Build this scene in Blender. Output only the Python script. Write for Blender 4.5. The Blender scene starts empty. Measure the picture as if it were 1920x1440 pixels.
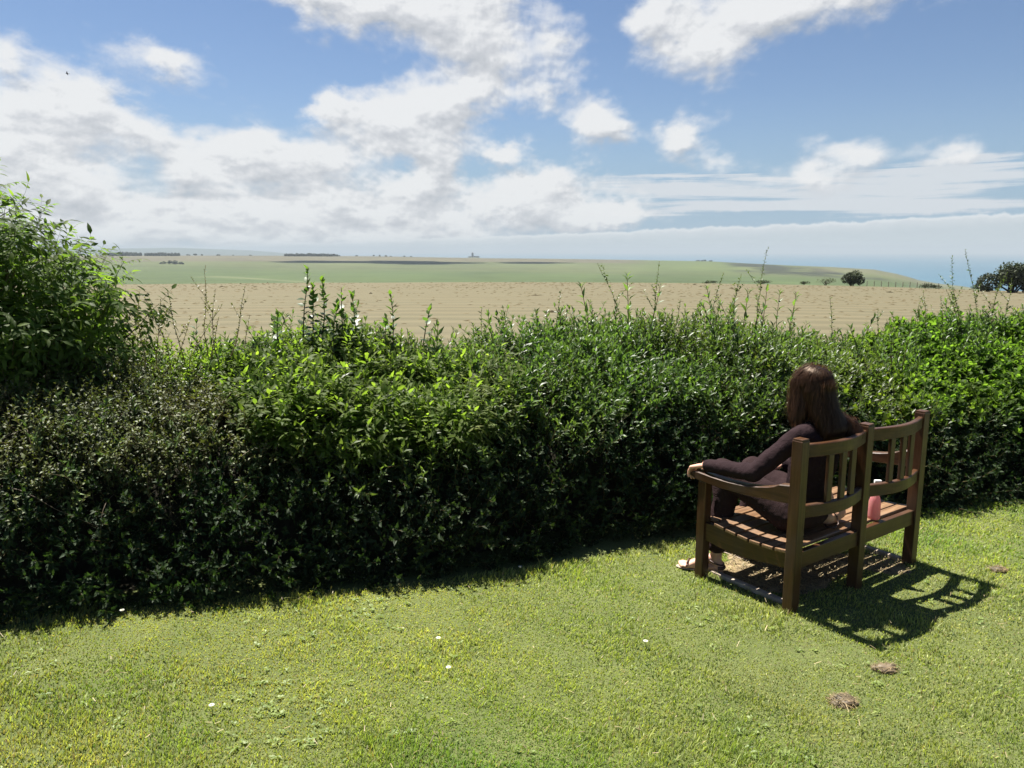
import bpy, bmesh, math
import numpy as np
from mathutils import Vector, Matrix

R = math.radians
RNG = np.random.default_rng(7)
scene = bpy.context.scene
col = scene.collection

# ------------------------------------------------------------------ camera
CAM_H = 1.795
F_PX = 1443.0                       # focal length for a 1920 px wide picture
PITCH = math.atan((720 - 470) / F_PX)
cam_d = bpy.data.cameras.new('camera')
cam = bpy.data.objects.new('camera', cam_d)
col.objects.link(cam)
cam.location = (0, 0, CAM_H)
cam.rotation_euler = (math.pi / 2 - PITCH, 0, 0)
cam_d.sensor_width = 36
cam_d.lens = 36 * F_PX / 1920
cam_d.clip_start = 0.05
cam_d.clip_end = 90000
scene.camera = cam

def ray(px, py):
    """world direction seen at a pixel of the 1920x1440 photograph"""
    c, s = math.cos(PITCH), math.sin(PITCH)
    a = (px - 960) / F_PX
    b = (720 - py) / F_PX
    return np.array([a, c + b * s, -s + b * c])
def azel(px, py):
    d = ray(px, py)
    return math.atan2(d[0], d[1]), d[2] / math.hypot(d[0], d[1])
def at_y(px, py, Y):
    d = ray(px, py)
    return np.array([0, 0, CAM_H]) + d * (Y / d[1])

# ------------------------------------------------------------------ sun, sky, exposure
SUN_DIR = Vector((-0.295, 0.322, 0.90)).normalized()      # towards the sun
SUN_EL = math.asin(SUN_DIR.z)
SUN_AZ = math.atan2(SUN_DIR.x, SUN_DIR.y)
sun_d = bpy.data.lights.new('sun', 'SUN')
sun_d.energy = 5.0
sun_d.angle = R(0.53)
sun_d.color = (1.0, 0.955, 0.88)
sun = bpy.data.objects.new('sun', sun_d)
col.objects.link(sun)
sun.rotation_euler = SUN_DIR.to_track_quat('Z', 'Y').to_euler()

scene.view_settings.view_transform = 'Standard'
scene.view_settings.look = 'None'
scene.view_settings.gamma = 1.0
scene.view_settings.exposure = 1.6
EXPO = 2 ** 1.6
scene.view_settings.use_curve_mapping = False

SKY_STRENGTH = 0.05
world = bpy.data.worlds.new('World')
scene.world = world
world.use_nodes = True
world.cycles.sampling_method = 'MANUAL'
world.cycles.sample_map_resolution = 512

class NT:
    """tiny helper to write node trees"""
    def __init__(self, tree):
        self.t = tree; self.n = tree.nodes; self.l = tree.links
        self.n.clear()
    def node(self, typ, **kw):
        nd = self.n.new(typ)
        ins = kw.pop('ins', {})
        for k, v in kw.items(): setattr(nd, k, v)
        for k, v in ins.items():
            if isinstance(v, bpy.types.NodeSocket): self.l.new(v, nd.inputs[k])
            else: nd.inputs[k].default_value = v
        return nd
    def math(self, op, a, b=None, c=None, clamp=False):
        ins = {0: a}
        if b is not None: ins[1] = b
        if c is not None: ins[2] = c
        return self.node('ShaderNodeMath', operation=op, use_clamp=clamp, ins=ins).outputs[0]
    def vmath(self, op, a, b=None):
        ins = {0: a}
        if b is not None: ins[1] = b
        return self.node('ShaderNodeVectorMath', operation=op, ins=ins).outputs[0]
    def noise(self, vec, scale, detail=4, rough=0.5, dist=0.0, out=0):
        return self.node('ShaderNodeTexNoise', ins={'Vector': vec, 'Scale': scale, 'Detail': detail, 'Roughness': rough, 'Distortion': dist}).outputs[out]
    def maprange(self, v, a, b, c=0.0, d=1.0, smooth=True):
        return self.node('ShaderNodeMapRange', interpolation_type='SMOOTHSTEP' if smooth else 'LINEAR',
                         ins={0: v, 1: a, 2: b, 3: c, 4: d}).outputs[0]
    def mix(self, f, a, b):
        return self.node('ShaderNodeMix', data_type='RGBA', ins={0: f, 6: a, 7: b}).outputs[2]
    def ramp(self, f, stops):
        nd = self.node('ShaderNodeValToRGB', ins={0: f})
        e = nd.color_ramp.elements
        while len(e) < len(stops): e.new(0.5)
        for i, (p, c) in enumerate(stops):
            e[i].position = p; e[i].color = (*c, 1) if len(c) == 3 else c
        return nd.outputs[0]

def build_sky():
    N = NT(world.node_tree)
    sky = N.node('ShaderNodeTexSky', sky_type='NISHITA', sun_disc=False)
    sky.sun_elevation = SUN_EL
    sky.sun_rotation = SUN_AZ
    sky.altitude = 100; sky.air_density = 1.0; sky.dust_density = 0.25; sky.ozone_density = 1.5
    tc = N.node('ShaderNodeTexCoord').outputs['Generated']
    sep = N.node('ShaderNodeSeparateXYZ', ins={0: tc}).outputs
    az = N.math('ARCTAN2', sep[0], sep[1])
    hor = N.math('SQRT', N.math('ADD', N.math('MULTIPLY', sep[0], sep[0]), N.math('MULTIPLY', sep[1], sep[1])))
    el = N.math('ARCTAN2', sep[2], hor)
    k = 180 / math.pi
    azd = N.math('MULTIPLY', az, k); eld = N.math('MULTIPLY', el, k)
    P0 = N.node('ShaderNodeCombineXYZ', ins={0: azd, 1: eld, 2: 0.0}).outputs[0]
    # ragged edges: warp the position with turbulence
    PN = N.vmath('MULTIPLY', P0, (1.0, 1.5, 1.0))
    w = N.noise(PN, 0.16, 6, 0.6, 0.0, 1)
    w = N.vmath('SUBTRACT', w, (0.5, 0.5, 0.5))
    w2 = N.noise(PN, 0.55, 7, 0.62, 0.0, 1)
    w2 = N.vmath('SUBTRACT', w2, (0.5, 0.5, 0.5))
    P = N.vmath('ADD', P0, N.vmath('MULTIPLY', w, (5.0, 3.4, 0.0)))
    P = N.vmath('ADD', P, N.vmath('MULTIPLY', w2, (2.2, 1.6, 0.0)))
    def ell(px, py, rx, ry, wt=1.0, rot=0.0, P=P):
        a, t = azel(px, py)
        m = N.node('ShaderNodeMapping', vector_type='TEXTURE', ins={0: P})
        m.inputs[1].default_value = (a * k, math.atan(t) * k, 0)
        m.inputs[2].default_value = (0, 0, R(rot))
        m.inputs[3].default_value = (rx / 25.2, ry / 25.2, 1)
        g = N.node('ShaderNodeTexGradient', gradient_type='QUADRATIC_SPHERE', ins={0: m.outputs[0]}).outputs[1]
        return N.math('SUBTRACT', 1.0, N.math('MULTIPLY', g, wt))
    def union(lst, **kw):
        prod = None
        for e in lst:
            q = ell(*e, **kw)
            prod = q if prod is None else N.math('MULTIPLY', prod, q)
        return N.math('SUBTRACT', 1.0, prod)
    # cumulus heaps (centre and size in the photograph's pixels, fixed to world directions)
    heaps = [(760, 0, 330, 120), (890, 50, 190, 130), (600, -10, 200, 70, .9), (910, 150, 130, 110, .6),
             (830, 195, 150, 115), (720, 215, 150, 90), (620, 200, 80, 70), (760, 265, 190, 80, .9), (590, 300, 210, 75, .9),
             (150, 190, 180, 100), (30, 270, 220, 180), (110, 340, 170, 110, .9), (250, 250, 110, 60, .7), (310, 115, 140, 62, .75, -20),
             (460, 275, 200, 75), (340, 300, 130, 85, .9), (520, 330, 200, 50, .75), (808, 312, 82, 92, 1.), (800, 352, 150, 50, .9), (940, 285, 100, 48, .9),
             (1128, 228, 125, 78, 1.), (1278, 250, 100, 84, .85), (1020, 170, 130, 90, .6), (1040, 90, 140, 80, .5),
             (1310, 75, 165, 125, .85), (1225, 20, 90, 70, .85), (1430, 10, 280, 90, .9), (1620, -20, 240, 70, .8),
             (10, 90, 110, 100, .6), (400, 380, 420, 60, .95), (150, 420, 300, 60, 1.), (700, 390, 380, 70, .95), (990, 380, 260, 85, .95), (1030, 342, 150, 75, .9), (1120, 405, 220, 50, .8),
             (560, 440, 900, 70, 1.), (1130, 620 - 220, 130, 40, .5), (1520, 335, 150, 80, .65), (1610, 290, 130, 60, .55), (1780, 290, 120, 55, .55), (1360, 305, 110, 50, .4)]
    U = union(heaps)
    U2 = union(heaps, P=N.vmath('ADD', P, (-0.45, 1.25, 0.0)))
    fb = N.noise(PN, 0.24, 8, 0.56)
    fine = N.noise(PN, 0.95, 9, 0.62)
    det = N.math('ADD', N.math('MULTIPLY', N.math('SUBTRACT', fb, 0.5), 0.80), N.math('MULTIPLY', N.math('SUBTRACT', fine, 0.5), 0.22))
    dens = N.maprange(N.math('ADD', U, det), 0.10, 0.56)
    # a long low bank over the sea with a crisp scalloped top
    a0, t0 = azel(1100, 436); a1, t1 = azel(1920, 398)
    top = N.math('ADD', math.atan(t0) * k, N.math('MULTIPLY', N.math('SUBTRACT', azd, a0 * k), (math.atan(t1) - math.atan(t0)) / (a1 - a0)))
    sc = N.noise(P0, 0.9, 6, 0.55)
    top = N.math('ADD', top, N.math('MULTIPLY', N.math('SUBTRACT', sc, 0.5), 0.7))
    bank = N.maprange(N.math('SUBTRACT', top, eld), -0.05, 0.10)
    bank = N.math('MULTIPLY', bank, N.maprange(azd, -40.0, 2.0, 0.75, 0.9))
    # thin streaks
    PS = N.node('ShaderNodeMapping', ins={0: P0}); PS.inputs[2].default_value = (0, 0, R(-3.2)); PS.inputs[3].default_value = (0.045, 1.1, 1)
    st = N.noise(PS.outputs[0], 1.0, 8, 0.62, 0.6)
    SP = N.vmath('ADD', P0, N.vmath('MULTIPLY', w2, (3.0, 0.7, 0.0)))
    S = union([(1250, 352, 620, 52, 1., 1.5), (1700, 345, 560, 56, 1., 3), (1820, 300, 300, 32, 1., 4), (1350, 388, 620, 34, .95, 1.5), (1750, 392, 420, 26, .8, 2)], P=SP)
    streak = N.math('MULTIPLY', N.maprange(N.math('ADD', S, N.math('MULTIPLY', N.math('SUBTRACT', st, 0.5), 2.0)), 0.38, 0.66), 0.84)
    # one-sided light on the heaps
    PL = N.vmath('ADD', PN, (-0.45, 1.6, 0.0))
    fb2 = N.noise(PL, 0.24, 8, 0.56)
    lit = N.math('ADD', N.math('MULTIPLY', N.math('SUBTRACT', fb, fb2), 0.75), N.math('MULTIPLY', N.math('SUBTRACT', U, U2), 0.46))
    lit = N.math('ADD', lit, N.math('MULTIPLY', N.math('SUBTRACT', fine, N.noise(N.vmath('ADD', PN, (-0.15, 0.45, 0.0)), 0.95, 9, 0.62)), 0.34))
    thick = N.maprange(N.math('ADD', U, N.math('MULTIPLY', det, 0.5)), 0.35, 1.15, 0.0, 1.0)
    mott = N.noise(PN, 0.5, 5, 0.5)
    val = N.math('ADD', N.math('SUBTRACT', 0.875, N.math('MULTIPLY', thick, 0.07)), lit)
    val = N.math('ADD', val, N.math('MULTIPLY', N.math('SUBTRACT', mott, 0.5), 0.06))
    val = N.math('MINIMUM', N.math('MAXIMUM', val, 0.60), 0.93)
    cl_col = N.ramp(val, [(0.0, (0.40, 0.42, 0.46)), (0.60, (0.50, 0.53, 0.57)), (0.78, (0.66, 0.68, 0.71)), (0.93, (0.87, 0.88, 0.885))])
    bank_col = N.ramp(N.maprange(N.math('SUBTRACT', top, eld), 0.0, 0.9), [(0.0, (0.84, 0.87, 0.88)), (0.2, (0.70, 0.745, 0.77)), (1.0, (0.60, 0.665, 0.70))])
    # clear sky, brought to display range; the pale blue towards the horizon is painted in
    sk = N.node('ShaderNodeMix', data_type='RGBA', blend_type='MULTIPLY', ins={0: 1.0, 6: sky.outputs[0], 7: (.086, .091, .102, 1)}).outputs[2]
    sk = N.mix(N.maprange(eld, 0.0, 11.0, 0.85, 0.0), sk, (0.31, 0.47, 0.64, 1))
    c = N.mix(streak, sk, (0.74, 0.77, 0.80, 1))
    c = N.mix(N.math('MULTIPLY', dens, 0.96), c, cl_col)
    c = N.mix(bank, c, bank_col)
    # light part and seen part are the same thing
    inv = 1.0 / SKY_STRENGTH / EXPO
    c = N.node('ShaderNodeMix', data_type='RGBA', blend_type='MULTIPLY', clamp_result=False, ins={0: 1.0, 6: c, 7: (inv, inv, inv, 1)}).outputs[2]
    bg = N.node('ShaderNodeBackground', ins={0: c, 1: SKY_STRENGTH})
    out = N.node('ShaderNodeOutputWorld')
    N.l.new(bg.outputs[0], out.inputs[0])
build_sky()

# ------------------------------------------------------------------ helpers
def tag(o, label=None, cat=None, group=None, kind=None):
    if label: o['label'] = label
    if cat: o['category'] = cat
    if group: o['group'] = group
    if kind: o['kind'] = kind
    return o
def link(o, parent=None):
    col.objects.link(o)
    if parent is not None: o.parent = parent
    return o
def empty(name, loc=(0, 0, 0), rz=0.0):
    o = bpy.data.objects.new(name, None)
    o.location = loc; o.rotation_euler = (0, 0, rz)
    return link(o)
def np_mesh(name, V, T, mat, parent=None, C=None, smooth=True, quads=None):
    """V (n,3), T (m,3) triangles and/or quads (q,4), C (n,3) colours"""
    me = bpy.data.meshes.new(name)
    V = np.ascontiguousarray(V, dtype=np.float32)
    me.vertices.add(len(V)); me.vertices.foreach_set('co', V.ravel())
    idx = []; st = []; tot = []
    off = 0
    for A in (T, quads):
        if A is None or len(A) == 0: continue
        A = np.asarray(A, dtype=np.int32)
        idx.append(A.ravel()); st.append(off + np.arange(len(A)) * A.shape[1]); tot.append(np.full(len(A), A.shape[1]))
        off += A.size
    idx = np.concatenate(idx); st = np.concatenate(st).astype(np.int32); tot = np.concatenate(tot).astype(np.int32)
    me.loops.add(len(idx)); me.loops.foreach_set('vertex_index', idx)
    me.polygons.add(len(st)); me.polygons.foreach_set('loop_start', st); me.polygons.foreach_set('loop_total', tot)
    me.update(calc_edges=True)
    if smooth: me.polygons.foreach_set('use_smooth', np.ones(len(st), dtype=bool))
    if C is not None:
        a = me.color_attributes.new('Col', 'FLOAT_COLOR', 'POINT')
        C4 = np.ones((len(V), 4), dtype=np.float32); C4[:, :3] = C
        a.data.foreach_set('color', C4.ravel())
    if mat: me.materials.append(mat)
    o = bpy.data.objects.new(name, me)
    return link(o, parent)
def bm_obj(name, bm, mat, parent=None, smooth=False):
    me = bpy.data.meshes.new(name)
    bm.normal_update(); bm.to_mesh(me); bm.free()
    if smooth: me.polygons.foreach_set('use_smooth', np.ones(len(me.polygons), dtype=bool))
    if mat: me.materials.append(mat)
    return link(bpy.data.objects.new(name, me), parent)
def unit(a):
    return a / np.maximum(np.linalg.norm(a, axis=-1, keepdims=True), 1e-9)
def frames(Z, rng, roll=None):
    """rotation matrices (n,3,3) with columns x,y,z, z given, random roll"""
    Z = unit(np.asarray(Z, float)); n = len(Z)
    ref = np.where(np.abs(Z[:, 2:3]) < 0.95, [[0, 0, 1.0]], [[1.0, 0, 0]])
    X = unit(np.cross(ref, Z)); Y = np.cross(Z, X)
    th = rng.uniform(0, 2 * math.pi, n) if roll is None else np.broadcast_to(roll, (n,))
    c, s = np.cos(th)[:, None], np.sin(th)[:, None]
    X2 = X * c + Y * s; Y2 = -X * s + Y * c
    return np.stack([X2, Y2, Z], axis=2)
class Bag:
    """collects copies of templates into one mesh"""
    def __init__(self): self.V = []; self.T = []; self.C = []; self.n = 0
    def add(self, V, T, C=None):
        self.V.append(V); self.T.append(T + self.n); self.n += len(V)
        self.C.append(np.full((len(V), 3), 0.5) if C is None else C)
    def inst(self, tpl, Rm, P, S, tint):
        V, T, C = tpl
        n = len(P)
        if n == 0: return
        W = np.einsum('nij,vj->nvi', Rm, V) * np.asarray(S).reshape(n, 1, 1) + P[:, None, :]
        self.V.append(W.reshape(-1, 3))
        self.T.append((T[None] + (np.arange(n) * len(V))[:, None, None]).reshape(-1, 3) + self.n)
        self.C.append((C[None] * tint[:, None, :]).reshape(-1, 3))
        self.n += n * len(V)
    def tube(self, pts, r0, r1, colr, sides=5):
        pts = np.asarray(pts, float); m = len(pts)
        tan = unit(np.gradient(pts, axis=0))
        ref = np.array([0.31, 0.17, 0.93]) if abs(tan[0] @ [0.31, 0.17, 0.93]) < 0.9 else np.array([1.0, 0, 0])
        X = unit(np.cross(tan, ref)); Y = np.cross(tan, X)
        th = np.arange(sides) * 2 * math.pi / sides
        r = np.linspace(r0, r1, m)[:, None, None]
        W = pts[:, None] + r * (X[:, None] * np.cos(th)[None, :, None] + Y[:, None] * np.sin(th)[None, :, None])
        T = []
        for i in range(m - 1):
            for j in range(sides):
                a = i * sides + j; b = i * sides + (j + 1) % sides
                T += [(a, b, b + sides), (a, b + sides, a + sides)]
        self.add(W.reshape(-1, 3), np.array(T), np.tile(np.array(colr, float), (m * sides, 1)))
    def build(self, name, mat, parent=None, smooth=True):
        return np_mesh(name, np.concatenate(self.V), np.concatenate(self.T), mat, parent, np.concatenate(self.C), smooth)

# smooth pseudo-noise for geometry and patches
class Wob:
    def __init__(self, seed, n=14, f0=0.5, f1=4.0, dim=2):
        r = np.random.default_rng(seed)
        f = np.exp(r.uniform(math.log(f0), math.log(f1), n))
        d = unit(r.normal(size=(n, dim)))
        self.k = d * f[:, None]; self.p = r.uniform(0, 6.28, n); self.a = (f0 / f) ** 0.6
        self.s = math.sqrt((self.a ** 2).sum() / 2)
    def __call__(self, *xs):
        X = np.stack(np.broadcast_arrays(*[np.asarray(x, float) for x in xs]), -1)
        return (np.sin(X @ self.k.T + self.p) * self.a).sum(-1) / self.s / 2

# ------------------------------------------------------------------ materials
def new_mat(name):
    m = bpy.data.materials.new(name); m.use_nodes = True
    return m, NT(m.node_tree)
def finish(N, sh, disp=None):
    out = N.node('ShaderNodeOutputMaterial')
    N.l.new(sh, out.inputs[0])
def leaf_mat(name, rough=0.36, spec=0.5, trans=0.35, tcol=(1.75, 1.95, 0.85)):
    m, N = new_mat(name)
    c = N.node('ShaderNodeVertexColor', layer_name='Col').outputs[0]
    geo = N.node('ShaderNodeNewGeometry')
    n = N.noise(N.node('ShaderNodeTexCoord').outputs['Object'], 9.0, 3, 0.6)
    c = N.node('ShaderNodeMix', data_type='RGBA', blend_type='MULTIPLY', ins={0: 1.0, 6: c, 7: N.ramp(n, [(0.3, (0.75, 0.8, 0.8)), (0.7, (1.2, 1.15, 1.05))])}).outputs[2]
    p = N.node('ShaderNodeBsdfPrincipled', ins={'Base Color': c, 'Roughness': rough, 'Specular IOR Level': spec})
    tc = N.node('ShaderNodeMix', data_type='RGBA', blend_type='MULTIPLY', clamp_result=False, ins={0: 1.0, 6: c, 7: (*tcol, 1)}).outputs[2]
    t = N.node('ShaderNodeBsdfTranslucent', ins={0: tc})
    mx = N.node('ShaderNodeMixShader', ins={0: trans, 1: p.outputs[0], 2: t.outputs[0]})
    finish(N, mx.outputs[0])
    return m
M_LEAF = leaf_mat('glossy_leaf', 0.42, 0.42, 0.42)
M_DULL = leaf_mat('shade_matt_leaf', 0.62, 0.2, 0.3)  # matter leaf for the sprigs whose colour is darkened as shade
M_ELDER = leaf_mat('elder_leaf', 0.58, 0.22, 0.6)
M_DRY = leaf_mat('dull_leaf', 0.55, 0.35, 0.25, (1.6, 1.6, 0.8))
M_GRASS = leaf_mat('grass_blade', 0.5, 0.35, 0.4, (1.7, 1.9, 0.6))
M_STRAW = leaf_mat('matt_straw', 0.95, 0.05, 0.05)
M_FAR = leaf_mat('far_foliage', 0.7, 0.2, 0.15)

def simple_mat(name, c, rough=0.7, noise_scale=6.0, var=0.25, bump=0.0, bscale=40.0, spec=0.4, coat=0.0, vec='Object'):
    m, N = new_mat(name)
    tc = N.node('ShaderNodeTexCoord').outputs[vec]
    n = N.noise(tc, noise_scale, 6, 0.6)
    lo = tuple(x * (1 - var) for x in c); hi = tuple(min(1, x * (1 + var)) for x in c)
    cc = N.ramp(n, [(0.3, lo), (0.7, hi)])
    p = N.node('ShaderNodeBsdfPrincipled', ins={'Base Color': cc, 'Roughness': rough, 'Specular IOR Level': spec, 'Coat Weight': coat})
    if bump:
        b = N.node('ShaderNodeBump', ins={'Strength': bump, 'Distance': 0.004, 'Height': N.noise(tc, bscale, 6, 0.65)})
        N.l.new(b.outputs[0], p.inputs['Normal'])
    finish(N, p.outputs[0])
    return m
def wood_mat(name, axis, k=1.0, gg=1.0, b_=1.0):
    m, N = new_mat(name)
    tc = N.node('ShaderNodeTexCoord').outputs['Object']
    s = [28, 28, 28]; s[axis] = 1.6
    mp = N.node('ShaderNodeMapping', ins={0: tc}); mp.inputs[3].default_value = s
    g = N.noise(mp.outputs[0], 2.2, 7, 0.62, 0.4)
    big = N.noise(tc, 5.0, 5, 0.6)
    c = N.ramp(g, [(0.25, (0.026 * k, 0.0108 * k * gg, 0.0045 * k * b_)), (0.5, (0.054 * k, 0.0232 * k * gg, 0.0092 * k * b_)), (0.75, (0.092 * k, 0.044 * k * gg, 0.018 * k * b_))])
    c = N.mix(N.maprange(big, 0.5, 0.75, 0.0, 0.55), c, (0.056 * k, 0.038 * k, 0.026 * k, 1))       # weathered, greyer areas
    p = N.node('ShaderNodeBsdfPrincipled', ins={'Base Color': c, 'Roughness': N.maprange(big, 0.3, 0.7, 0.28, 0.52), 'Specular IOR Level': 0.38})
    b = N.node('ShaderNodeBump', ins={'Strength': 0.35, 'Distance': 0.002, 'Height': g})
    N.l.new(b.outputs[0], p.inputs['Normal'])
    finish(N, p.outputs[0])
    return m
W_X, W_Y, W_Z = wood_mat('varnished_wood_x', 0), wood_mat('varnished_wood_y', 1), wood_mat('varnished_wood_z', 2)
W_SEAT = wood_mat('sunlit_seat_wood', 0, 3.0, 1.3, 1.7)  # bench wood lightened for the slats; sunlit tone put into the colour

# ------------------------------------------------------------------ the lie of the land
def tan_of(px, py): return azel(px, py)
def table(pts):
    a = np.array([azel(*p) for p in pts])
    o = np.argsort(a[:, 0]); a = a[o]
    return lambda az: np.interp(az, a[:, 0], a[:, 1])
EDGE = table([(-600, 536), (0, 535), (270, 533), (700, 530), (960, 529), (1300, 531), (1600, 536), (1900, 546), (2500, 555)])
SKYL = table([(-900, 474), (0, 477), (210, 479), (540, 479.5), (700, 480.5), (900, 484), (1100, 486), (1240, 488.5), (1330, 490), (1400, 494), (1480, 498), (1560, 501),
              (1640, 506), (1680, 514), (1705, 521), (1722, 527), (1760, 535), (1900, 556), (2500, 600)])
R_EDGE = 130.0
SEA_Z = -78.0
def sstep(x): x = np.clip(x, 0, 1); return x * x * (3 - 2 * x)
def field_z(az, r):
    ze = CAM_H + EDGE(az) * R_EDGE
    t = (r - 18) / (R_EDGE - 18)
    z = -0.25 + (ze + 0.25) * t
    z = np.where(r < 18, -0.02 + (-0.23) * sstep((r - 6) / 12), z)
    return z
wd = Wob(3, 18, 0.4, 5)
def downs_z(az, r):
    ze = CAM_H + EDGE(az) * R_EDGE
    S = SKYL(az); B = EDGE(az) - 0.006
    r0 = 620.0; r2 = 2300.0 - 500 * sstep((az - 0.1) / 0.35)
    t = (r - r0) / (r2 - r0)
    tt = B + (S - B) * (1 - (1 - np.clip(t, 0, 1)) ** 1.7)
    tt = np.where(S < B, S, tt)
    z = CAM_H + tt * r
    zf = ze - 2.2 - 26 * sstep((r - R_EDGE) / 240)
    z = np.where(r < r0, zf + (CAM_H + B * r0 - zf) * sstep((r - 400) / (r0 - 400)), z)
    z = z + wd(az * 9, r / 420.0) * 2.2 * sstep((r - 600) / 500) * sstep((r2 - r) / 500) * sstep((S - B) / 0.01)
    ridge = CAM_H + S * r2
    z = np.where(r > r2, ridge - (ridge - SEA_Z + 20) * sstep((r - r2) / 900), z)
    return z

def polar(name, az0, az1, na, rs, zf, mat, colf=None, quads=True):
    A = np.linspace(az0, az1, na); rs = np.asarray(rs)
    AA, RR = np.meshgrid(A, rs, indexing='ij')
    Z = zf(AA, RR)
    V = np.stack([np.sin(AA) * RR, np.cos(AA) * RR, Z], -1).reshape(-1, 3)
    nr = len(rs)
    i, j = np.meshgrid(np.arange(na - 1), np.arange(nr - 1), indexing='ij')
    q = np.stack([i * nr + j, i * nr + j + 1, (i + 1) * nr + j + 1, (i + 1) * nr + j], -1).reshape(-1, 4)
    C = colf(AA, RR, Z).reshape(-1, 3) if colf else None
    return np_mesh(name, V, None, mat, None, C, True, q)

def ground_mats():
    # mown hay field
    m, N = new_mat('mown_hay')
    tc = N.node('ShaderNodeTexCoord').outputs['Object']
    mp = N.node('ShaderNodeMapping', ins={0: tc}); mp.inputs[3].default_value = (0.22, 1.3, 1.0)
    n1 = N.noise(mp.outputs[0], 1.3, 8, 0.68); n2 = N.noise(mp.outputs[0], 0.16, 5, 0.6); n3 = N.noise(tc, 14.0, 4, 0.7)
    c = N.ramp(n1, [(0.26, (0.060, 0.045, 0.023)), (0.38, (0.088, 0.079, 0.047)), (0.62, (0.110, 0.098, 0.060)), (0.8, (0.142, 0.128, 0.082))])
    c = N.mix(N.maprange(n2, 0.35, 0.7, 0.0, 0.35), c, (0.100, 0.082, 0.048, 1))
    mr = N.node('ShaderNodeMapping', ins={0: tc}); mr.inputs[2].default_value = (0, 0, R(4))
    rw = N.node('ShaderNodeTexWave', wave_type='BANDS', bands_direction='Y', ins={'Vector': mr.outputs[0], 'Scale': 0.11, 'Distortion': 1.6, 'Detail': 4.0, 'Detail Scale': 0.8, 'Detail Roughness': 0.7}).outputs[1]
    c = N.mix(N.maprange(rw, 0.35, 0.95, 0.0, 0.24), c, (0.175, 0.150, 0.088, 1))
    c = N.mix(N.maprange(n3, 0.55, 0.8, 0.0, 0.4), c, (0.08, 0.07, 0.038, 1))
    p = N.node('ShaderNodeBsdfPrincipled', ins={'Base Color': c, 'Roughness': 0.9, 'Specular IOR Level': 0.1})
    b = N.node('ShaderNodeBump', ins={'Strength': 0.7, 'Distance': 0.05, 'Height': n1})
    N.l.new(b.outputs[0], p.inputs['Normal'])
    finish(N, p.outputs[0]); hay = m
    # downs
    m, N = new_mat('downland')
    c = N.node('ShaderNodeVertexColor', layer_name='Col').outputs[0]
    tc = N.node('ShaderNodeTexCoord').outputs['Object']
    n = N.noise(tc, 0.02, 8, 0.65)
    c = N.node('ShaderNodeMix', data_type='RGBA', blend_type='MULTIPLY', clamp_result=False, ins={0: 1.0, 6: c, 7: N.ramp(n, [(0.3, (0.82, 0.84, 0.86)), (0.7, (1.15, 1.13, 1.08))])}).outputs[2]
    p = N.node('ShaderNodeBsdfPrincipled', ins={'Base Color': c, 'Roughness': 0.9, 'Specular IOR Level': 0.1})
    finish(N, p.outputs[0]); dn = m
    # lawn soil
    m, N = new_mat('lawn_soil')
    tc = N.node('ShaderNodeTexCoord').outputs['Object']
    n = N.noise(tc, 3.0, 6, 0.6); n2 = N.noise(tc, 60.0, 5, 0.7)
    c = N.ramp(n, [(0.3, (0.085, 0.11, 0.035)), (0.7, (0.13, 0.15, 0.05))])
    c = N.mix(N.maprange(n2, 0.45, 0.7), c, (0.09, 0.09, 0.04, 1))
    p = N.node('ShaderNodeBsdfPrincipled', ins={'Base Color': c, 'Roughness': 0.9, 'Specular IOR Level': 0.1})
    b = N.node('ShaderNodeBump', ins={'Strength': 0.8, 'Distance': 0.02, 'Height': n2})
    N.l.new(b.outputs[0], p.inputs['Normal'])
    finish(N, p.outputs[0]); soil = m
    # sea
    m, N = new_mat('sea_water')
    tc = N.node('ShaderNodeTexCoord').outputs['Object']
    n = N.noise(tc, 0.0011, 4, 0.6)
    c = N.ramp(n, [(0.35, (0.028, 0.080, 0.120)), (0.65, (0.036, 0.095, 0.135))])
    p = N.node('ShaderNodeBsdfPrincipled', ins={'Base Color': c, 'Roughness': 0.55, 'Specular IOR Level': 0.25})
    b = N.node('ShaderNodeBump', ins={'Strength': 1.0, 'Distance': 3.0, 'Height': N.noise(tc, 0.06, 6, 0.7)})
    N.l.new(b.outputs[0], p.inputs['Normal'])
    finish(N, p.outputs[0]); sea = m
    return hay, dn, soil, sea
M_HAY, M_DOWN, M_SOIL, M_SEA = ground_mats()

# lawn sheet (runs under the hedge), gently uneven away from the bench
wl = Wob(11, 12, 0.6, 3.0)
def lawn_z(x, y):
    far = sstep((np.hypot(x - 1.85, y - 3.9) - 1.2) / 2.0)
    return wl(x, y) * 0.012 * far + 0.030 * np.exp(-(((x - 1.40) / .26) ** 2 + ((y - 3.46) / .17) ** 2))
def build_lawn():
    xs = np.linspace(-26, 30, 281); ys = np.linspace(-30, 6.9, 186)
    X, Y = np.meshgrid(xs, ys, indexing='ij')
    V = np.stack([X, Y, lawn_z(X, Y)], -1).reshape(-1, 3)
    n = len(ys); i, j = np.meshgrid(np.arange(len(xs) - 1), np.arange(n - 1), indexing='ij')
    q = np.stack([i * n + j, (i + 1) * n + j, (i + 1) * n + j + 1, i * n + j + 1], -1).reshape(-1, 4)
    o = np_mesh('lawn', V, None, M_SOIL, None, None, True, q)
    tag(o, 'mown green garden lawn in front of the hedge', 'lawn', kind='structure')
build_lawn()
o = polar('hay_field', R(-75), R(75), 200, np.concatenate([np.linspace(6.5, 30, 40), np.linspace(31, R_EDGE, 110), [133, 137, 142]]),
          lambda a, r: np.where(r > R_EDGE, field_z(a, np.full_like(r, R_EDGE)) - (r - R_EDGE) * 0.10, field_z(a, r)), M_HAY)
tag(o, 'flat tan field of mown hay beyond the hedge', 'field', kind='structure')

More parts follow.
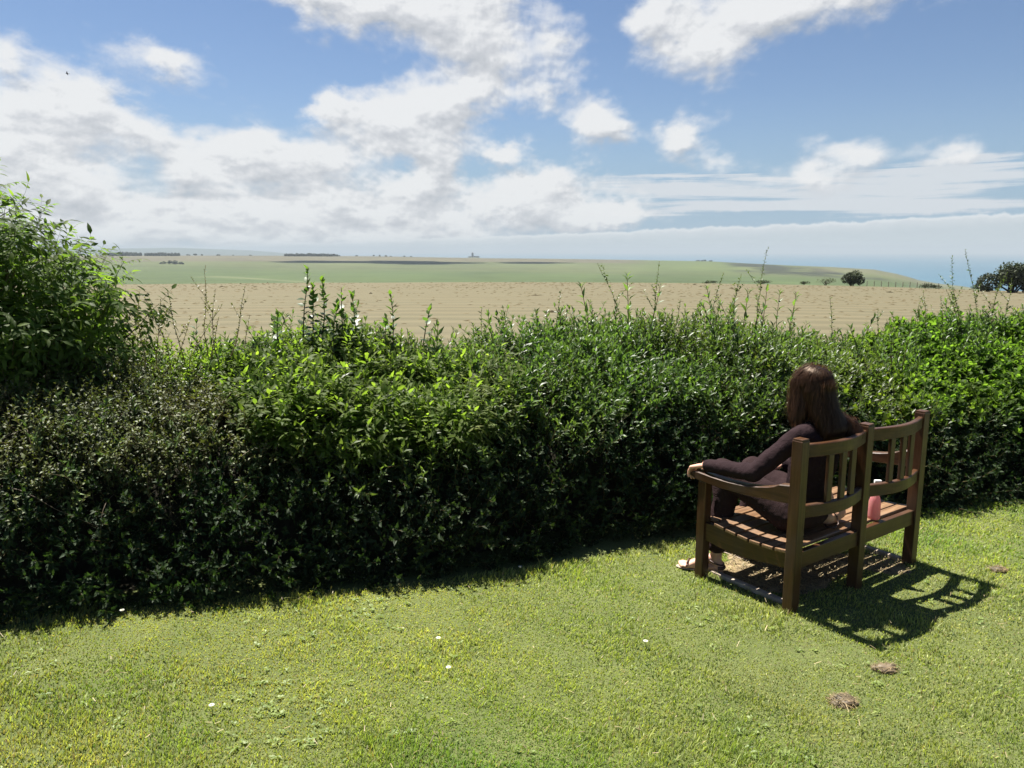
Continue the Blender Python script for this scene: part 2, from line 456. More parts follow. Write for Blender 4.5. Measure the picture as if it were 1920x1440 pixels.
wfine = Wob(77, 40, 1.0, 9.0)
def downs_col(A, Rr, Z):
    T = (Z - CAM_H) / Rr
    S = SKYL(A); B = EDGE(A) - 0.006
    h = np.clip((T - B) / np.maximum(S - B, 1e-4), 0, 1)
    pxl = 960 + F_PX * np.tan(A) / math.cos(PITCH)          # bearing, expressed on the photograph's scale
    g1 = np.array([0.050, 0.070, 0.024]); g2 = np.array([0.068, 0.080, 0.033]); br = np.array([0.084, 0.077, 0.048]); sc = np.array([0.035, 0.04, 0.024])
    wn = wd(A * 14, Rr / 260.0)
    k = sstep((h - 0.45 + 0.08 * wn) / 0.25)[..., None]
    C = g1 * (1 - k) + g2 * k
    k = (sstep((h - 0.80 - 0.05 * sstep((pxl - 500) / 500)) / 0.05) * (1 - sstep((pxl - 1200) / 100)))[..., None]
    C = C * (1 - k) + br * k
    k = (sstep((pxl - 1150) / 100) * (1 - sstep((pxl - 1360) / 60)) * sstep((h - .4) / .3))[..., None]
    C = C * (1 - k) + np.array([0.066, 0.085, 0.031]) * k
    # scrub on the headland
    up = 0.97 - 0.10 * sstep((pxl - 1400) / 200); lo = 0.50 + 0.12 * wn
    sp_ = wfine(A * 42, Rr / 70.0); lo = lo + .10 * sp_
    k = sstep(.5 + .9 * sp_ + .35)[..., None] * (sstep((pxl - 1335 - 60 * wn) / 40) * sstep((h - lo) / 0.12) * (1 - sstep((h - (1.02 - 0.35 * sstep((pxl - 1480) / 150) + 0.15 * wn)) / 0.1)) * (1 - sstep((pxl - 1640) / 50)))[..., None]
    C = C * (1 - 0.95 * k) + sc * 0.6 * k
    k = (sstep((pxl - 1480) / 100) * sstep((h - 0.72) / .15))[..., None]
    C = C * (1 - 0.6 * k) + np.array([0.10, 0.095, 0.052]) * 0.6 * k
    C = C * (1 + .10 * wfine(A * 16, Rr / 160.0))[..., None]
    for (px0, px1, h0, h1, dk) in [(540, 1180, .58, .66, .22), (210, 520, .70, .62, .25), (1180, 1420, .22, .30, .3), (900, 1700, .12, .05, .3)]:
        t_ = np.clip((pxl - px0) / (px1 - px0), 0, 1); kk_ = (np.exp(-((h - (h0 + (h1 - h0) * t_)) / .014) ** 2) * (pxl > px0) * (pxl < px1) * (.6 + .4 * wfine(A * 60, Rr / 400)))[..., None]; C = C * (1 - dk * kk_)
    # a pale farm track and a darker drain line low on the slope
    tr = 0.36 - 0.22 * sstep((pxl - 380) / 260)
    k = (np.exp(-((h - tr) / 0.022) ** 2) * sstep((pxl - 340) / 60) * (1 - sstep((pxl - 620) / 80)))[..., None]
    C = C * (1 - 0.35 * k) + np.array([0.16, 0.16, 0.09]) * 0.35 * k
    k = (np.exp(-((h - 0.10) / 0.025) ** 2) * sstep((pxl - 560) / 60) * (1 - sstep((pxl - 1000) / 80)))[..., None]
    C = C * (1 - 0.5 * k)
    return C
rs = np.concatenate([np.linspace(142, 620, 40), np.linspace(640, 2400, 210), np.linspace(2430, 3600, 24)])
o = polar('green_downs', R(-50), R(50), 1300, rs,
          lambda a, r: downs_z(a, r), M_DOWN, downs_col)
tag(o, 'hazy green downs and headland beyond the hay field', 'hills', kind='structure')
# distant ridge on the left
RID = table([(-1500, 462), (-300, 463), (100, 467), (215, 466), (330, 464.5), (400, 467), (470, 469.5), (520, 473), (560, 478), (620, 484), (700, 492), (1000, 520), (2500, 600)])
def ridge_z(a, r):
    top = CAM_H + RID(a) * 8200
    return SEA_Z - 10 + (top - SEA_Z + 10) * np.where(r < 8200, sstep((r - 6200) / 2000), sstep((10500 - r) / 2300))
o = polar('far_ridge', R(-75), R(20), 160, np.linspace(6200, 10500, 40), ridge_z, M_DOWN, lambda A, r, Z: np.tile(np.array([0.05, 0.065, 0.055]), A.shape + (1,)))
tag(o, 'pale blue ridge on the left skyline', 'hills', kind='structure')
# sea
bm = bmesh.new()
bmesh.ops.create_circle(bm, cap_ends=True, segments=96, radius=26000)
o = bm_obj('sea', bm, M_SEA); o.location = (0, 0, SEA_Z)
tag(o, 'calm blue sea behind the headland', 'sea', kind='structure')

# ------------------------------------------------------------------ foliage templates
def leaf_tpl(L, W, fold=0.25, droop=0.15, wide=0.45, rich=False):
    """a folded leaf along +X, face towards +Z"""
    if not rich:
        V = np.array([[0, 0, 0], [L * wide, W / 2, fold * W], [L * wide, 0, 0.0], [L * wide, -W / 2, fold * W], [L, 0, -droop * L]])
        T = np.array([[0, 2, 1], [0, 3, 2], [2, 4, 1], [2, 3, 4]])
        return V, T
    xs = [0.0, 0.28, 0.62, 1.0]; ws = [0, 0.46, 0.38, 0]
    V = [[0, 0, 0]]
    for a, w in zip(xs[1:3], ws[1:3]):
        z = -droop * L * a * a
        V += [[L * a, w * W, z + fold * W * w], [L * a, 0, z], [L * a, -w * W, z + fold * W * w]]
    V += [[L, 0, -droop * L]]
    T = [[0, 2, 1], [0, 3, 2], [1, 2, 5], [1, 5, 4], [2, 3, 6], [2, 6, 5], [4, 5, 7], [5, 6, 7]]
    return np.array(V), np.array(T)
def rotm(z, xdir):
    """frame whose x axis is xdir and z axis is near z"""
    x = np.array(xdir, float); x /= np.linalg.norm(x)
    y = np.cross(z, x); y /= np.linalg.norm(y)
    return np.stack([x, y, np.cross(x, y)], 1)
STEM = (0.10, 0.075, 0.035)
def put(bag, leaf, p, d, up, s, c):
    V, T = leaf
    M = rotm(np.array(up, float), d)
    bag.add((V * s) @ M.T + p, T, np.tile(np.array(c), (len(V), 1)))
def tpl(bag): return np.concatenate(bag.V), np.concatenate(bag.T), np.concatenate(bag.C)
def sprig_pairs(rng, H, n, L, W, ang, c0, c1, curve=0.15, stem_r=0.0016, wide=0.45, alt=False, rich=False, ruff=0.2, stemc=STEM):
    b = Bag()
    bend = rng.normal(size=2) * curve * H
    pt = lambda t: np.array([bend[0] * t * t, bend[1] * t * t, H * t])
    b.tube([pt(t) for t in np.linspace(0, 1, 4)], stem_r * 1.5, stem_r * 0.6, stemc, 3)
    lf = leaf_tpl(L, W, 0.22, 0.18, wide, rich)
    th = rng.uniform(0, 6.28)
    for i in range(n):
        t = (i + 0.7) / n
        th += math.pi / 2 if not alt else 2.4
        for sgn in ((0, math.pi) if not alt else (0,)):
            a = th + sgn + rng.normal() * 0.25
            e = ang * (0.75 + 0.5 * (1 - t)) + rng.normal() * ruff
            d = np.array([math.cos(a) * math.sin(e), math.sin(a) * math.sin(e), math.cos(e)])
            up = np.array([-math.cos(a) * math.cos(e), -math.sin(a) * math.cos(e), math.sin(e)]) + rng.normal(size=3) * 0.35
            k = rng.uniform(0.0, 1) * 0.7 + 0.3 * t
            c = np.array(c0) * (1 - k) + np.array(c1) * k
            put(b, lf, pt(t), d, up, (0.75 + 0.4 * math.sin(math.pi * min(1, t * 0.9))) * rng.uniform(0.8, 1.15), c)
    for q in range(2):
        a = th + q * 3.1
        put(b, lf, pt(1), (math.cos(a) * .35, math.sin(a) * .35, 1), (-math.cos(a), -math.sin(a), 0.3), 0.65, c1)
    return tpl(b)
def elder_sprig(rng, c0, c1, ncomp=5, droop=0.5, H=0.20, lf_len=0.082, lf_w=0.031):
    """a shoot with opposite compound leaves, each of five to seven leaflets"""
    b = Bag()
    b.tube([[0, 0, 0], [0.01, 0, H * .5], [0, 0.01, H]], 0.003, 0.0015, (0.09, 0.10, 0.035), 4)
    lf = leaf_tpl(lf_len, lf_w, 0.18, 0.28, 0.42, True)
    th = rng.uniform(0, 6.28)
    for i in range(ncomp):
        t = 0.35 + 0.65 * (i // 2 * 2) / max(1, ncomp - 1)
        a = th + (i % 2) * math.pi + (i // 2) * math.pi / 2 + rng.normal() * 0.25
        e = rng.uniform(0.9, 1.25) - 0.5 * t
        if i == ncomp - 1: e = 0.25
        out = np.array([math.cos(a), math.sin(a), 0]); Lr = rng.uniform(0.10, 0.15)
        k = rng.uniform(); cc = np.array(c0) * (1 - k) + np.array(c1) * k
        pts = []
        for u in np.linspace(0, 1, 5):
            ee = e + droop * u
            pts.append((pts[-1] if pts else np.array([0, 0, H * t])) + (out * math.sin(ee) + np.array([0, 0, math.cos(ee)])) * (Lr / 4 if u else 0))
        b.tube(pts[::2], 0.0012, 0.0008, (0.10, 0.13, 0.04), 3)
        side = np.cross(out, [0, 0, 1])
        n3 = rng.integers(2, 4)
        for q in range(n3):
            u = 0.35 + 0.6 * q / n3
            p = pts[int(round(u * 4))]
            ax = unit(pts[-1] - pts[-2])
            for sg in (-1, 1):
                d = ax * 0.55 + side * sg + np.array([0, 0, -0.12]) + rng.normal(size=3) * 0.12
                put(b, lf, p, d, np.array([0, 0, 1.0]) + out * -0.1 + rng.normal(size=3) * 0.28, rng.uniform(0.75, 1.05), cc * rng.uniform(0.85, 1.15))
        put(b, lf, pts[-1], unit(pts[-1] - pts[-2]) + np.array([0, 0, -0.15]), np.array([0, 0, 1.0]) + rng.normal(size=3) * 0.2, rng.uniform(0.95, 1.2), cc)
    return tpl(b)
tr = np.random.default_rng(21)
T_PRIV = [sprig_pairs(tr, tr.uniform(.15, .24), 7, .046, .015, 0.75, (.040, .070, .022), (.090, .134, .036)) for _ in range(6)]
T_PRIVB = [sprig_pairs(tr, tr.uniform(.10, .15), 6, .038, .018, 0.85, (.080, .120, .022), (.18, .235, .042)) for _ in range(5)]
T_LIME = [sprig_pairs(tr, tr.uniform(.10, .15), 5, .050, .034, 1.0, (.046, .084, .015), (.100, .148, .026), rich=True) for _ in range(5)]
T_BRAM = [sprig_pairs(tr, tr.uniform(.14, .22), 10, .024, .014, 1.0, (.044, .056, .018), (.098, .110, .030), curve=.35, alt=True, ruff=.45, stemc=(.12, .09, .055)) for _ in range(6)]
T_SHADE = [sprig_pairs(tr, tr.uniform(.10, .16), 6, .036, .017, 1.0, (.014, .027, .010), (.027, .047, .015), ruff=.4) for _ in range(4)]  # leaf colours darkened to stand in for shade low on the hedge
T_ELD = [elder_sprig(tr, (.070, .114, .022), (.128, .175, .032), droop=.15) for _ in range(6)]
T_ELDL = [elder_sprig(tr, (.058, .098, .022), (.115, .165, .034), 4 + _ % 3, lf_len=.070, lf_w=.026) for _ in range(7)]
T_ELDO = [elder_sprig(tr, (.10, .135, .04), (.15, .175, .05), 5, lf_len=.09, lf_w=.02) for _ in range(4)]

# ------------------------------------------------------------------ the hedge
_lx = np.array([-9, -2.52, -0.90, 0.12, 1.14, 2.91, 3.68, 9.0])
_ly = np.array([2.6, 3.53, 3.82, 4.10, 4.58, 5.15, 5.30, 6.4])
def front(x): return np.interp(x, _lx, _ly) + np.interp(x, [-2.8, -1.6, 0.0, 0.4, 1.3, 3.0], [.28, .36, .50, .60, .56, .36])
_cp = [(-200, 640), (150, 650), (300, 640), (400, 625), (500, 612), (620, 622), (700, 640), (850, 640), (950, 626), (1100, 606), (1250, 600), (1350, 600), (1450, 612), (1550, 624), (1640, 612),
       (1720, 612), (1800, 604), (1860, 602), (1920, 606), (2100, 606)]
CREST_D = 1.25
_cx = []; _cz = []
for px, py in _cp:
    Y = 5.5
    for _ in range(12):
        P = at_y(px, py, Y); Y = float(front(P[0])) + CREST_D
    _cx.append(P[0]); _cz.append(P[2] - 0.135 - (0.075 if 800 < px < 1700 else 0.02))
def crest(x): return np.interp(x, _cx, _cz)
wh = Wob(5, 22, 0.8, 7.0)
wh2 = Wob(8, 22, 1.2, 9.0)
PROF = np.array([(-0.34, 0.0), (-0.32, 0.10), (-0.23, 0.28), (-0.08, 0.46), (0.13, 0.63), (0.42, 0.79), (0.8, 0.92), (1.25, 1.0), (1.65, 0.95), (1.95, 0.75), (2.05, 0.4), (2.1, 0.0)])
_d = np.r_[0, np.cumsum(np.hypot(*np.diff(PROF * [1, 1.2], axis=0).T))]; ARC = _d[-1]
def hedge_pt(x, a, inset=0.0):
    """point and outward normal on the hedge skin; a = arc position 0..ARC from the lawn over the top"""
    def base(x, a):
        d = np.interp(a, _d, PROF[:, 0]); h = np.interp(a, _d, PROF[:, 1])
        return np.stack([x, front(x) + d, h * crest(x)], -1)
    e = 0.04
    p = base(x, a); px_ = base(x + e, a) - base(x - e, a); pa = base(x, np.minimum(a + e, ARC)) - base(x, np.maximum(a - e, 0))
    n = unit(np.cross(px_, pa))
    bump = (wh(x * 1.6, a * 2.0) * 0.10 + wh2(x * 3, a * 3) * 0.045) * np.interp(a, [0, .5], [.35, 1])
    p = p + n * (bump - inset)[..., None]
    p[..., 2] = np.maximum(p[..., 2], 0.01)
    return p, n

# hedge interior: lumpy sheet behind the leaves, its shade put into the dark colour
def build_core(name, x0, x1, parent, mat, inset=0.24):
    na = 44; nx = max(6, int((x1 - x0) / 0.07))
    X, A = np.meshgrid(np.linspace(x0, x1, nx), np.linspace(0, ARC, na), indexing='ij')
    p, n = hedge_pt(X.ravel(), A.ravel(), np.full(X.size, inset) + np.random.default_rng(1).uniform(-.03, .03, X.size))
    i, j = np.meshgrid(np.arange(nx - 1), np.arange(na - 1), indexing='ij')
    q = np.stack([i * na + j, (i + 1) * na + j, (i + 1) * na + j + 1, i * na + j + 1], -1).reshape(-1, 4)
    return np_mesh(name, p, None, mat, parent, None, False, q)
M_CORE_SHADE = simple_mat('core_shade', (0.022, 0.020, 0.013), 0.9, 30, 0.5, 0.8, 60, 0.1)  # near-black colour standing in for the gloom inside the hedge

def px_of(P):
    """image column/row of a point, used only to read off which plant of the hedge grows there"""
    c, s = math.cos(PITCH), math.sin(PITCH)
    z = P[..., 2] - CAM_H
    d = P[..., 1] * c - z * s
    return 960 + F_PX * P[..., 0] / d, 720 - F_PX * (P[..., 1] * s + z * c) / d

hr = np.random.default_rng(33)
NS = 24000
hx = hr.uniform(-4.6, 6.0, NS)
w_arc = np.interp(np.linspace(0, ARC, 400), [0, .6, 1.0, 1.9, 2.1, ARC], [.55, .9, 1.25, 1.2, .45, .2])
ha = np.interp(hr.uniform(0, 1, NS), np.cumsum(w_arc) / w_arc.sum(), np.linspace(0, ARC, 400))
hp, hn = hedge_pt(hx, ha, np.abs(hr.normal(0, 0.06, NS)) - 0.02)
hpx, hpy = px_of(hp)
jj = hr.normal(size=NS) * 30 + wh(hx * 4 + 3, ha * 3) * 55
hpx = hpx + jj; hpy = hpy + hr.normal(size=NS) * 14 + wh(hx * 2.5, ha * 2) * 18
vis = ha < 2.3
reg = np.full(NS, 0)                                           # 0: long privet
reg[(hpx < 300) | ((hpx < 430) & (hpy > 745)) | ((hpx < 560) & (hpy > 860))] = 1      # brambles
reg[(hpx >= 285) & (hpx < 640) & (hpy < 745) & (reg != 1)] = 2                       # bright small-leaved privet
reg[(hpx > 1610 + 0.15 * np.abs(hpy - 690)) & (hpy > 628) & (hpy < 800)] = 3          # lime leaves
reg[(hpx > 425) & (hpx < 960) & (hpy > 650) & (hpy < 900) & (reg != 1)] = 4           # under the elder: thin it
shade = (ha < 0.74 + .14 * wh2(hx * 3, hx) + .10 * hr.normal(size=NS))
tint = (1 + hr.normal(size=NS) * 0.14)[:, None] * np.array([1.0, 1, 1]) * (1 + 0.12 * wh(hx * 3, ha * 3))[:, None]
tint = tint * np.stack([1 + .12 * wh2(hx * 1.3, ha), np.ones(NS), 1 + .1 * wh2(ha, hx)], -1)
tint = np.clip(tint, 0.5, 1.7)
dirs = unit(hn * 0.55 + np.array([0, 0, 0.9]) + hr.normal(size=(NS, 3)) * 0.38)
dirs[shade] = unit(hn[shade] * 1.0 + np.array([0, 0, 0.15]) + hr.normal(size=(shade.sum(), 3)) * 0.5)
Rm = frames(dirs, hr)
S = hr.uniform(0.70, 1.30, NS)
def fill(bag, tpls, mask, sc=1.0, keep=1.0):
    ids = np.where(mask)[0]
    if keep < 1: ids = ids[hr.uniform(0, 1, len(ids)) < keep]
    w = hr.integers(0, len(tpls), len(ids))
    for k, t in enumerate(tpls):
        g = ids[w == k]
        bag.inst(t, Rm[g], hp[g], S[g] * sc, tint[g])

def long_shoot(rng, H, lean, c0, c1, L=0.022, W=0.010, gap=0.022, r=0.0022, sides=0, stemc=(0.13, 0.10, 0.055), ang=0.9, start=0.15):
    """one tall unbranched (or sparsely branched) shoot, base at the origin"""
    b = Bag()
    def stem(p0, d0, H, r, st):
        pts = [np.array(p0, float)]; d = np.array(d0, float); n = max(4, int(H / 0.05))
        for i in range(n):
            d = unit(d + rng.normal(size=3) * 0.07 + np.array([0, 0, 0.02])); pts.append(pts[-1] + d * H / n)
        b.tube(pts, r, r * 0.35, stemc, 4)
        lf = leaf_tpl(L, W, 0.2, 0.15); m = int(H / gap); pts = np.array(pts)
        for i in range(m):
            t = st + (1 - st) * i / m
            p = np.array([np.interp(t * n, range(n + 1), pts[:, k]) for k in range(3)])
            a = i * 2.4 + rng.normal() * .3; e = ang + rng.normal() * .3
            dd = np.array([math.cos(a) * math.sin(e), math.sin(a) * math.sin(e), math.cos(e)])
            up = np.array([-math.cos(a) * math.cos(e), -math.sin(a) * math.cos(e), math.sin(e)]) + rng.normal(size=3) * .4
            k = rng.uniform()
            for w in range(2 if rng.uniform() < 0.5 else 1):
                put(b, lf, p, dd + rng.normal(size=3) * .3 * w, up, rng.uniform(.7, 1.15) * (1 - 0.4 * max(0, t - .7) / .3), np.array(c0) * (1 - k) + np.array(c1) * k)
        return pts
    pts = stem([0, 0, 0], [lean[0], lean[1], 1], H, r, start)
    for s_ in range(sides):
        q = pts[rng.integers(len(pts) // 3, max(len(pts) // 3 + 1, int(len(pts) * .8)))]
        a = rng.uniform(0, 6.28)
        stem(q, [math.cos(a) * .7, math.sin(a) * .7, 0.9], H * rng.uniform(.15, .35), r * .5, 0.1)
    return b
def shoot_at(px, py_top, py_base, name, parent, rng, lean_px=0, back=0.95, **kw):
    """a shoot rooted in the hedge top whose tip stands where the photograph shows it"""
    Y = 5.5
    for _ in range(8):
        P = at_y(px, py_base, Y); Y = float(front(P[0])) + back
    top = at_y(px + lean_px, py_top, Y)
    base = P - np.array([0, 0, 0.10])
    H = np.linalg.norm(top - base)
    ln = (top - base) / max(1e-3, (top - base)[2])
    o = long_shoot(rng, H, (ln[0], rng.normal() * .05), **kw).build(name, M_LEAF, parent)
    o.location = base
    return o

# -- privet: the long dark hedge to the right
privet = empty('privet_hedge', (1.6, 5.6, 0))
tag(privet, 'long dark green privet hedge with small glossy leaves behind the bench', 'hedge')
def into(o, parent):
    """parent an object whose data are in world coordinates"""
    o.parent = parent; o.location = -Vector(parent.location) if o.location.length < 1e-6 else Vector(o.location) - Vector(parent.location)
    return o
hole = wh2(hx * 5 + 2, ha * 5) > 0.95
mixed = hr.uniform(size=NS)
b = Bag()
fill(b, T_PRIV, (reg == 0) & ~shade & ~hole & (mixed < .80)); fill(b, T_BRAM, (reg == 0) & ~shade & (mixed > .90), 1.1); fill(b, T_PRIVB, (reg == 0) & ~shade & (mixed > .84) & (mixed < .88), 1.15); fill(b, T_PRIV, (reg == 4), 1.0, .35)
into(b.build('leaves', M_LEAF), privet)
b = Bag(); fill(b, T_SHADE, (reg == 0) & shade, 1.0, .9); fill(b, T_SHADE, (reg == 4), 0.9, .5)
into(b.build('shade_leaves', M_DULL), privet)
into(build_core('shade_core', -1.55, 6.1, None, M_CORE_SHADE), privet)
# upright leafy shoots along its top
up_tp = [sprig_pairs(tr, tr.uniform(.20, .34), 9, .040, .012, 0.55, (.04, .085, .025), (.10, .15, .045), curve=.08, stem_r=.0018) for _ in range(6)]
NU = 950
ux = hr.uniform(-0.6, 5.0, NU); ua = hr.uniform(1.25, 2.0, NU)
upnt, un = hedge_pt(ux, ua, np.full(NU, 0.04))
keepu = wh2(ux * 4, ua) > -0.35
ux, upnt = ux[keepu], upnt[keepu]
b = Bag(); w = hr.integers(0, 6, len(ux))
ud = unit(np.array([0, 0, 1.0]) + hr.normal(size=(len(ux), 3)) * .16)
uR = frames(ud, hr); uS = (hr.uniform(.6, 1.35, len(ux)) + .8 * (hr.uniform(size=len(ux)) < .14)) * (1 + .25 * wh(ux * 5, ux)); uT = np.clip((1 + hr.normal(size=len(ux)) * .15), .6, 1.5)[:, None] * np.ones(3)
for k in range(6): b.inst(up_tp[k], uR[w == k], upnt[w == k], uS[w == k], uT[w == k])
into(b.build('upright_twigs', M_LEAF), privet)
sr = np.random.default_rng(5)
G1, G2 = (.05, .075, .022), (.095, .13, .035)
for (px, yt, yb, ln, sd) in [(1172, 482, 620, -38, 2), (1222, 488, 610, 6, 2), (1160, 560, 640, -20, 1), (1262, 560, 620, 4, 0), (1330, 505, 620, -2, 2), (1372, 512, 610, 14, 2), (1415, 462, 600, 30, 1),
                             (1036, 540, 640, 2, 0), (1008, 575, 650, -2, 0), (960, 565, 640, -18, 0), (905, 575, 640, -4, 0), (1205, 580, 640, 4, 0), (1562, 555, 640, 2, 0), (1110, 560, 630, 6, 1), (1300, 560, 620, 12, 1),
                             (1808, 475, 620, -18, 3), (1834, 462, 610, 10, 2), (1815, 520, 620, -34, 2), (1742, 540, 620, -14, 2), (1885, 520, 600, 12, 2), (1860, 505, 600, -8, 2), (1720, 560, 630, 3, 1), (1770, 545, 620, 10, 1), (1482, 575, 640, 4, 0), (1650, 575, 640, 0, 1)]:
    o = shoot_at(px, yt, yb, 'shoot', None, sr, ln, back=sr.uniform(.75, 1.2), c0=G1, c1=G2, L=.028 if sd else .038, W=.013, gap=.013, r=.0030, sides=sd)
    into(o, privet)

# -- bright privet left of centre
bp = empty('privet_bush', (-1.6, 4.9, 0))
tag(bp, 'bright yellow-green privet bush between the tall elder and the holly-leaved shoots', 'bush')
b = Bag(); fill(b, T_PRIVB, (reg == 2), 1.0)
m2 = (reg == 2); 
into(b.build('leaves', M_LEAF), bp)
into(build_core('shade_core', -2.35, -1.56, None, M_CORE_SHADE), bp)

# -- bramble thicket at the lower left
bt = empty('bramble_thicket', (-2.9, 4.4, 0))
tag(bt, 'dull brownish green bramble thicket below the tall elder bush on the left', 'bramble')
b = Bag(); fill(b, T_BRAM, (reg == 1) & ~shade, 1.0); fill(b, T_BRAM, (reg == 1) & ~shade, 0.8, .8); fill(b, T_PRIV, (reg == 1) & ~shade & (mixed > .85), .8)
into(b.build('leaves', M_DRY), bt)
b = Bag(); fill(b, T_SHADE, (reg == 1) & shade, 0.9)
into(b.build('shade_leaves', M_DULL), bt)
into(build_core('shade_core', -5.2, -2.36, None, M_CORE_SHADE), bt)
DG1, DG2 = (.07, .075, .03), (.12, .125, .05)
for (px, yt, yb, ln, sd) in [(388, 492, 640, -10, 1), (408, 540, 650, -30, 3), (345, 545, 650, -40, 2), (318, 545, 660, -8, 1), (352, 570, 650, 60, 1), (430, 548, 640, 60, 2), (290, 560, 660, 8, 2), (270, 545, 660, -8, 2), (455, 590, 640, 8, 1), (395, 590, 650, -6, 0), (330, 590, 650, 26, 1)]:
    into(shoot_at(px, yt, yb, 'cane', None, sr, ln, back=sr.uniform(.7, 1.1), c0=DG1, c1=DG2, L=.021, W=.012, gap=.014, r=.0028, sides=sd, stemc=(.15, .10, .07)), bt)
for _ in range(7):                                          # bare arching canes across the front
    x = sr.uniform(-3.9, -1.8); a = sr.uniform(.6, 1.3); pts = []
    dx = sr.normal() * .5; b = Bag()
    for t in np.linspace(0, 1, 9):
        p, n = hedge_pt(np.array([x + dx * t]), np.array([a - .35 * t]), np.array([-0.03 - .10 * math.sin(math.pi * t)]))
        pts.append(p[0])
    b.tube(pts, .0022, .0010, (.12, .09, .06), 4)
    into(b.build('bare_cane', M_DRY), bt)

# -- lime leaved shrub at the right
lm = empty('lime_shrub', (3.7, 5.7, 0))
tag(lm, 'shrub of broad lime green leaves in the hedge to the right of the bench', 'shrub')
b = Bag(); fill(b, T_LIME, (reg == 3), 1.0); fill(b, T_LIME, (reg == 3), 0.9, .35)
into(b.build('leaves', M_ELDER), lm)
b = Bag()
for _ in range(14):
    x = sr.uniform(2.9, 4.6); f = float(front(x)) + .45
    b.tube([[x, f, 0], [x + .05, f - .05, .35], [x + sr.normal() * .1, f - .12, .75]], .009, .004, (.09, .07, .045), 5)
into(b.build('stems', M_DRY), lm)

# -- spreading elder in the middle
el = empty('spreading_elder', (-0.9, 4.9, 0))
tag(el, 'wide low elder bush with long light green leaflets in the middle of the hedge', 'bush')
er = np.random.default_rng(14)
NE = 2500
ex = er.uniform(-2.0, 0.25, NE); ea = er.uniform(0.75, 1.95, NE)
ep, en = hedge_pt(ex, ea, er.uniform(-.05, .12, NE))
epx, epy = px_of(ep)
cxn = (epx - 705) / 280; cyn = (epy - 762) / 138
ok = (cxn ** 2 + cyn ** 2 + er.normal(size=NE) * .12 + wh(ex * 3, ea * 2) * .18 < 1) & (epy > 632 + 70 * (epx < 560)) & (er.uniform(size=NE) < 1.25 - sstep((epy - 815) / 90))
ep, en, epx = ep[ok], en[ok], epx[ok]
ed = unit(en * .75 + np.array([0, 0, .75]) + er.normal(size=(len(ep), 3)) * .32)
eR = frames(ed, er); eS = er.uniform(.45, .78, len(ep)); eT = np.clip(1 + er.normal(size=len(ep)) * .14, .6, 1.4)[:, None] * np.ones(3)
b = Bag(); w = er.integers(0, 6, len(ep)); old = (epx > 880) & (er.uniform(size=len(ep)) < .75)
for k in range(6):
    g = (w == k) & ~old; b.inst(T_ELD[k], eR[g], ep[g], eS[g], eT[g])
for k in range(4):
    g = (w % 4 == k) & old; b.inst(T_ELDO[k], eR[g], ep[g], eS[g], eT[g])
into(b.build('leaves', M_ELDER), el)
b = Bag()
for (x, y, r) in [(-.80, .42, .030), (-.72, .46, .022), (-.95, .5, .02), (-.3, .5, .018), (-1.2, .5, .018)]:
    f = float(front(x)); p = np.array([x, f + y - .18, 0]); pts = [p]
    for i in range(7): pts.append(pts[-1] + np.array([er.normal() * .02, er.normal() * .012, .12]))
    b.tube(pts, r, r * .6, (.10, .075, .05), 7)
into(b.build('trunk', simple_mat('bark', (.09, .07, .05), .85, 25, .4, .8, 60)), el)

# -- tall elder on the left
te = empty('tall_elder', (-3.6, 5.1, 0))
tag(te, 'tall elder bush with arching branches rising above the hedge at the left', 'bush')
lr = np.random.default_rng(77)
EC = np.array([-3.64, 5.0, 0.93])
def crown_r(d):                                            # uneven crown, widest low down
    base = np.array([1.12, 1.0, 1.20])
    k = 1 / np.sqrt(((d / base) ** 2).sum(-1))
    return k * (1 + 0.07 * wh(d[..., 0] * 5 + 3, d[..., 2] * 5) + 0.04 * wh2(d[..., 1] * 6, d[..., 2] * 8))
b = Bag(); bl = Bag()
tips = []
for i in range(135):
    d = unit(lr.normal(size=3) * [1, 1, .9] + [0.25, -0.25, .5])
    if d[2] < -0.25: d[2] *= -1
    rr = crown_r(d) * lr.uniform(.80, 1.04)
    tip = EC + d * rr
    base = np.array([-3.65 + lr.normal() * .12, 5.1 + lr.normal() * .12, 0.0])
    mid = base * .45 + tip * .55 + np.array([0, 0, .18]) + lr.normal(size=3) * .08
    pts = np.array([(1 - t) ** 2 * base + 2 * t * (1 - t) * mid + t * t * tip for t in np.linspace(0, 1, 9)])
    b.tube(pts, .013 if i % 6 else .03, .0035, (.13, .105, .07) if i % 6 else (.11, .09, .06), 5)
    tips.append((pts, d))
P_, D_, = [], []
for pts, d in tips:
    for t in lr.uniform(.45, 1.0, 7):
        q = np.array([np.interp(t * 8, range(9), pts[:, k]) for k in range(3)])
        tang = unit(pts[min(8, int(t * 8) + 1)] - pts[int(min(t * 8, 7))])
        P_.append(q + lr.normal(size=3) * .03); D_.append(unit(tang * .7 + np.array([0, 0, .35]) + lr.normal(size=3) * .45))
    P_.append(pts[-1]); D_.append(unit(pts[-1] - pts[-2] + [0, 0, .02]))
NF = 520
dd = unit(lr.normal(size=(NF, 3)) + [0.1, -.4, -.1]); dd[:, 2] = np.abs(dd[:, 2]) * np.where(lr.uniform(size=NF) < .45, -.6, 1)
fp = EC + dd * (crown_r(dd) * lr.uniform(.6, .93, NF))[:, None]
okf = fp[:, 2] > 0.45
P_ += list(fp[okf]); D_ += list(unit(dd[okf] * .8 + [0, 0, .5] + lr.normal(size=(okf.sum(), 3)) * .4))
P_ = np.array(P_); D_ = np.array(D_)
tR = frames(D_, lr); tS = lr.uniform(.7, 1.1, len(P_)); tT = np.clip(1 + lr.normal(size=len(P_)) * .14, .6, 1.4)[:, None] * np.ones(3)
w = lr.integers(0, 7, len(P_))
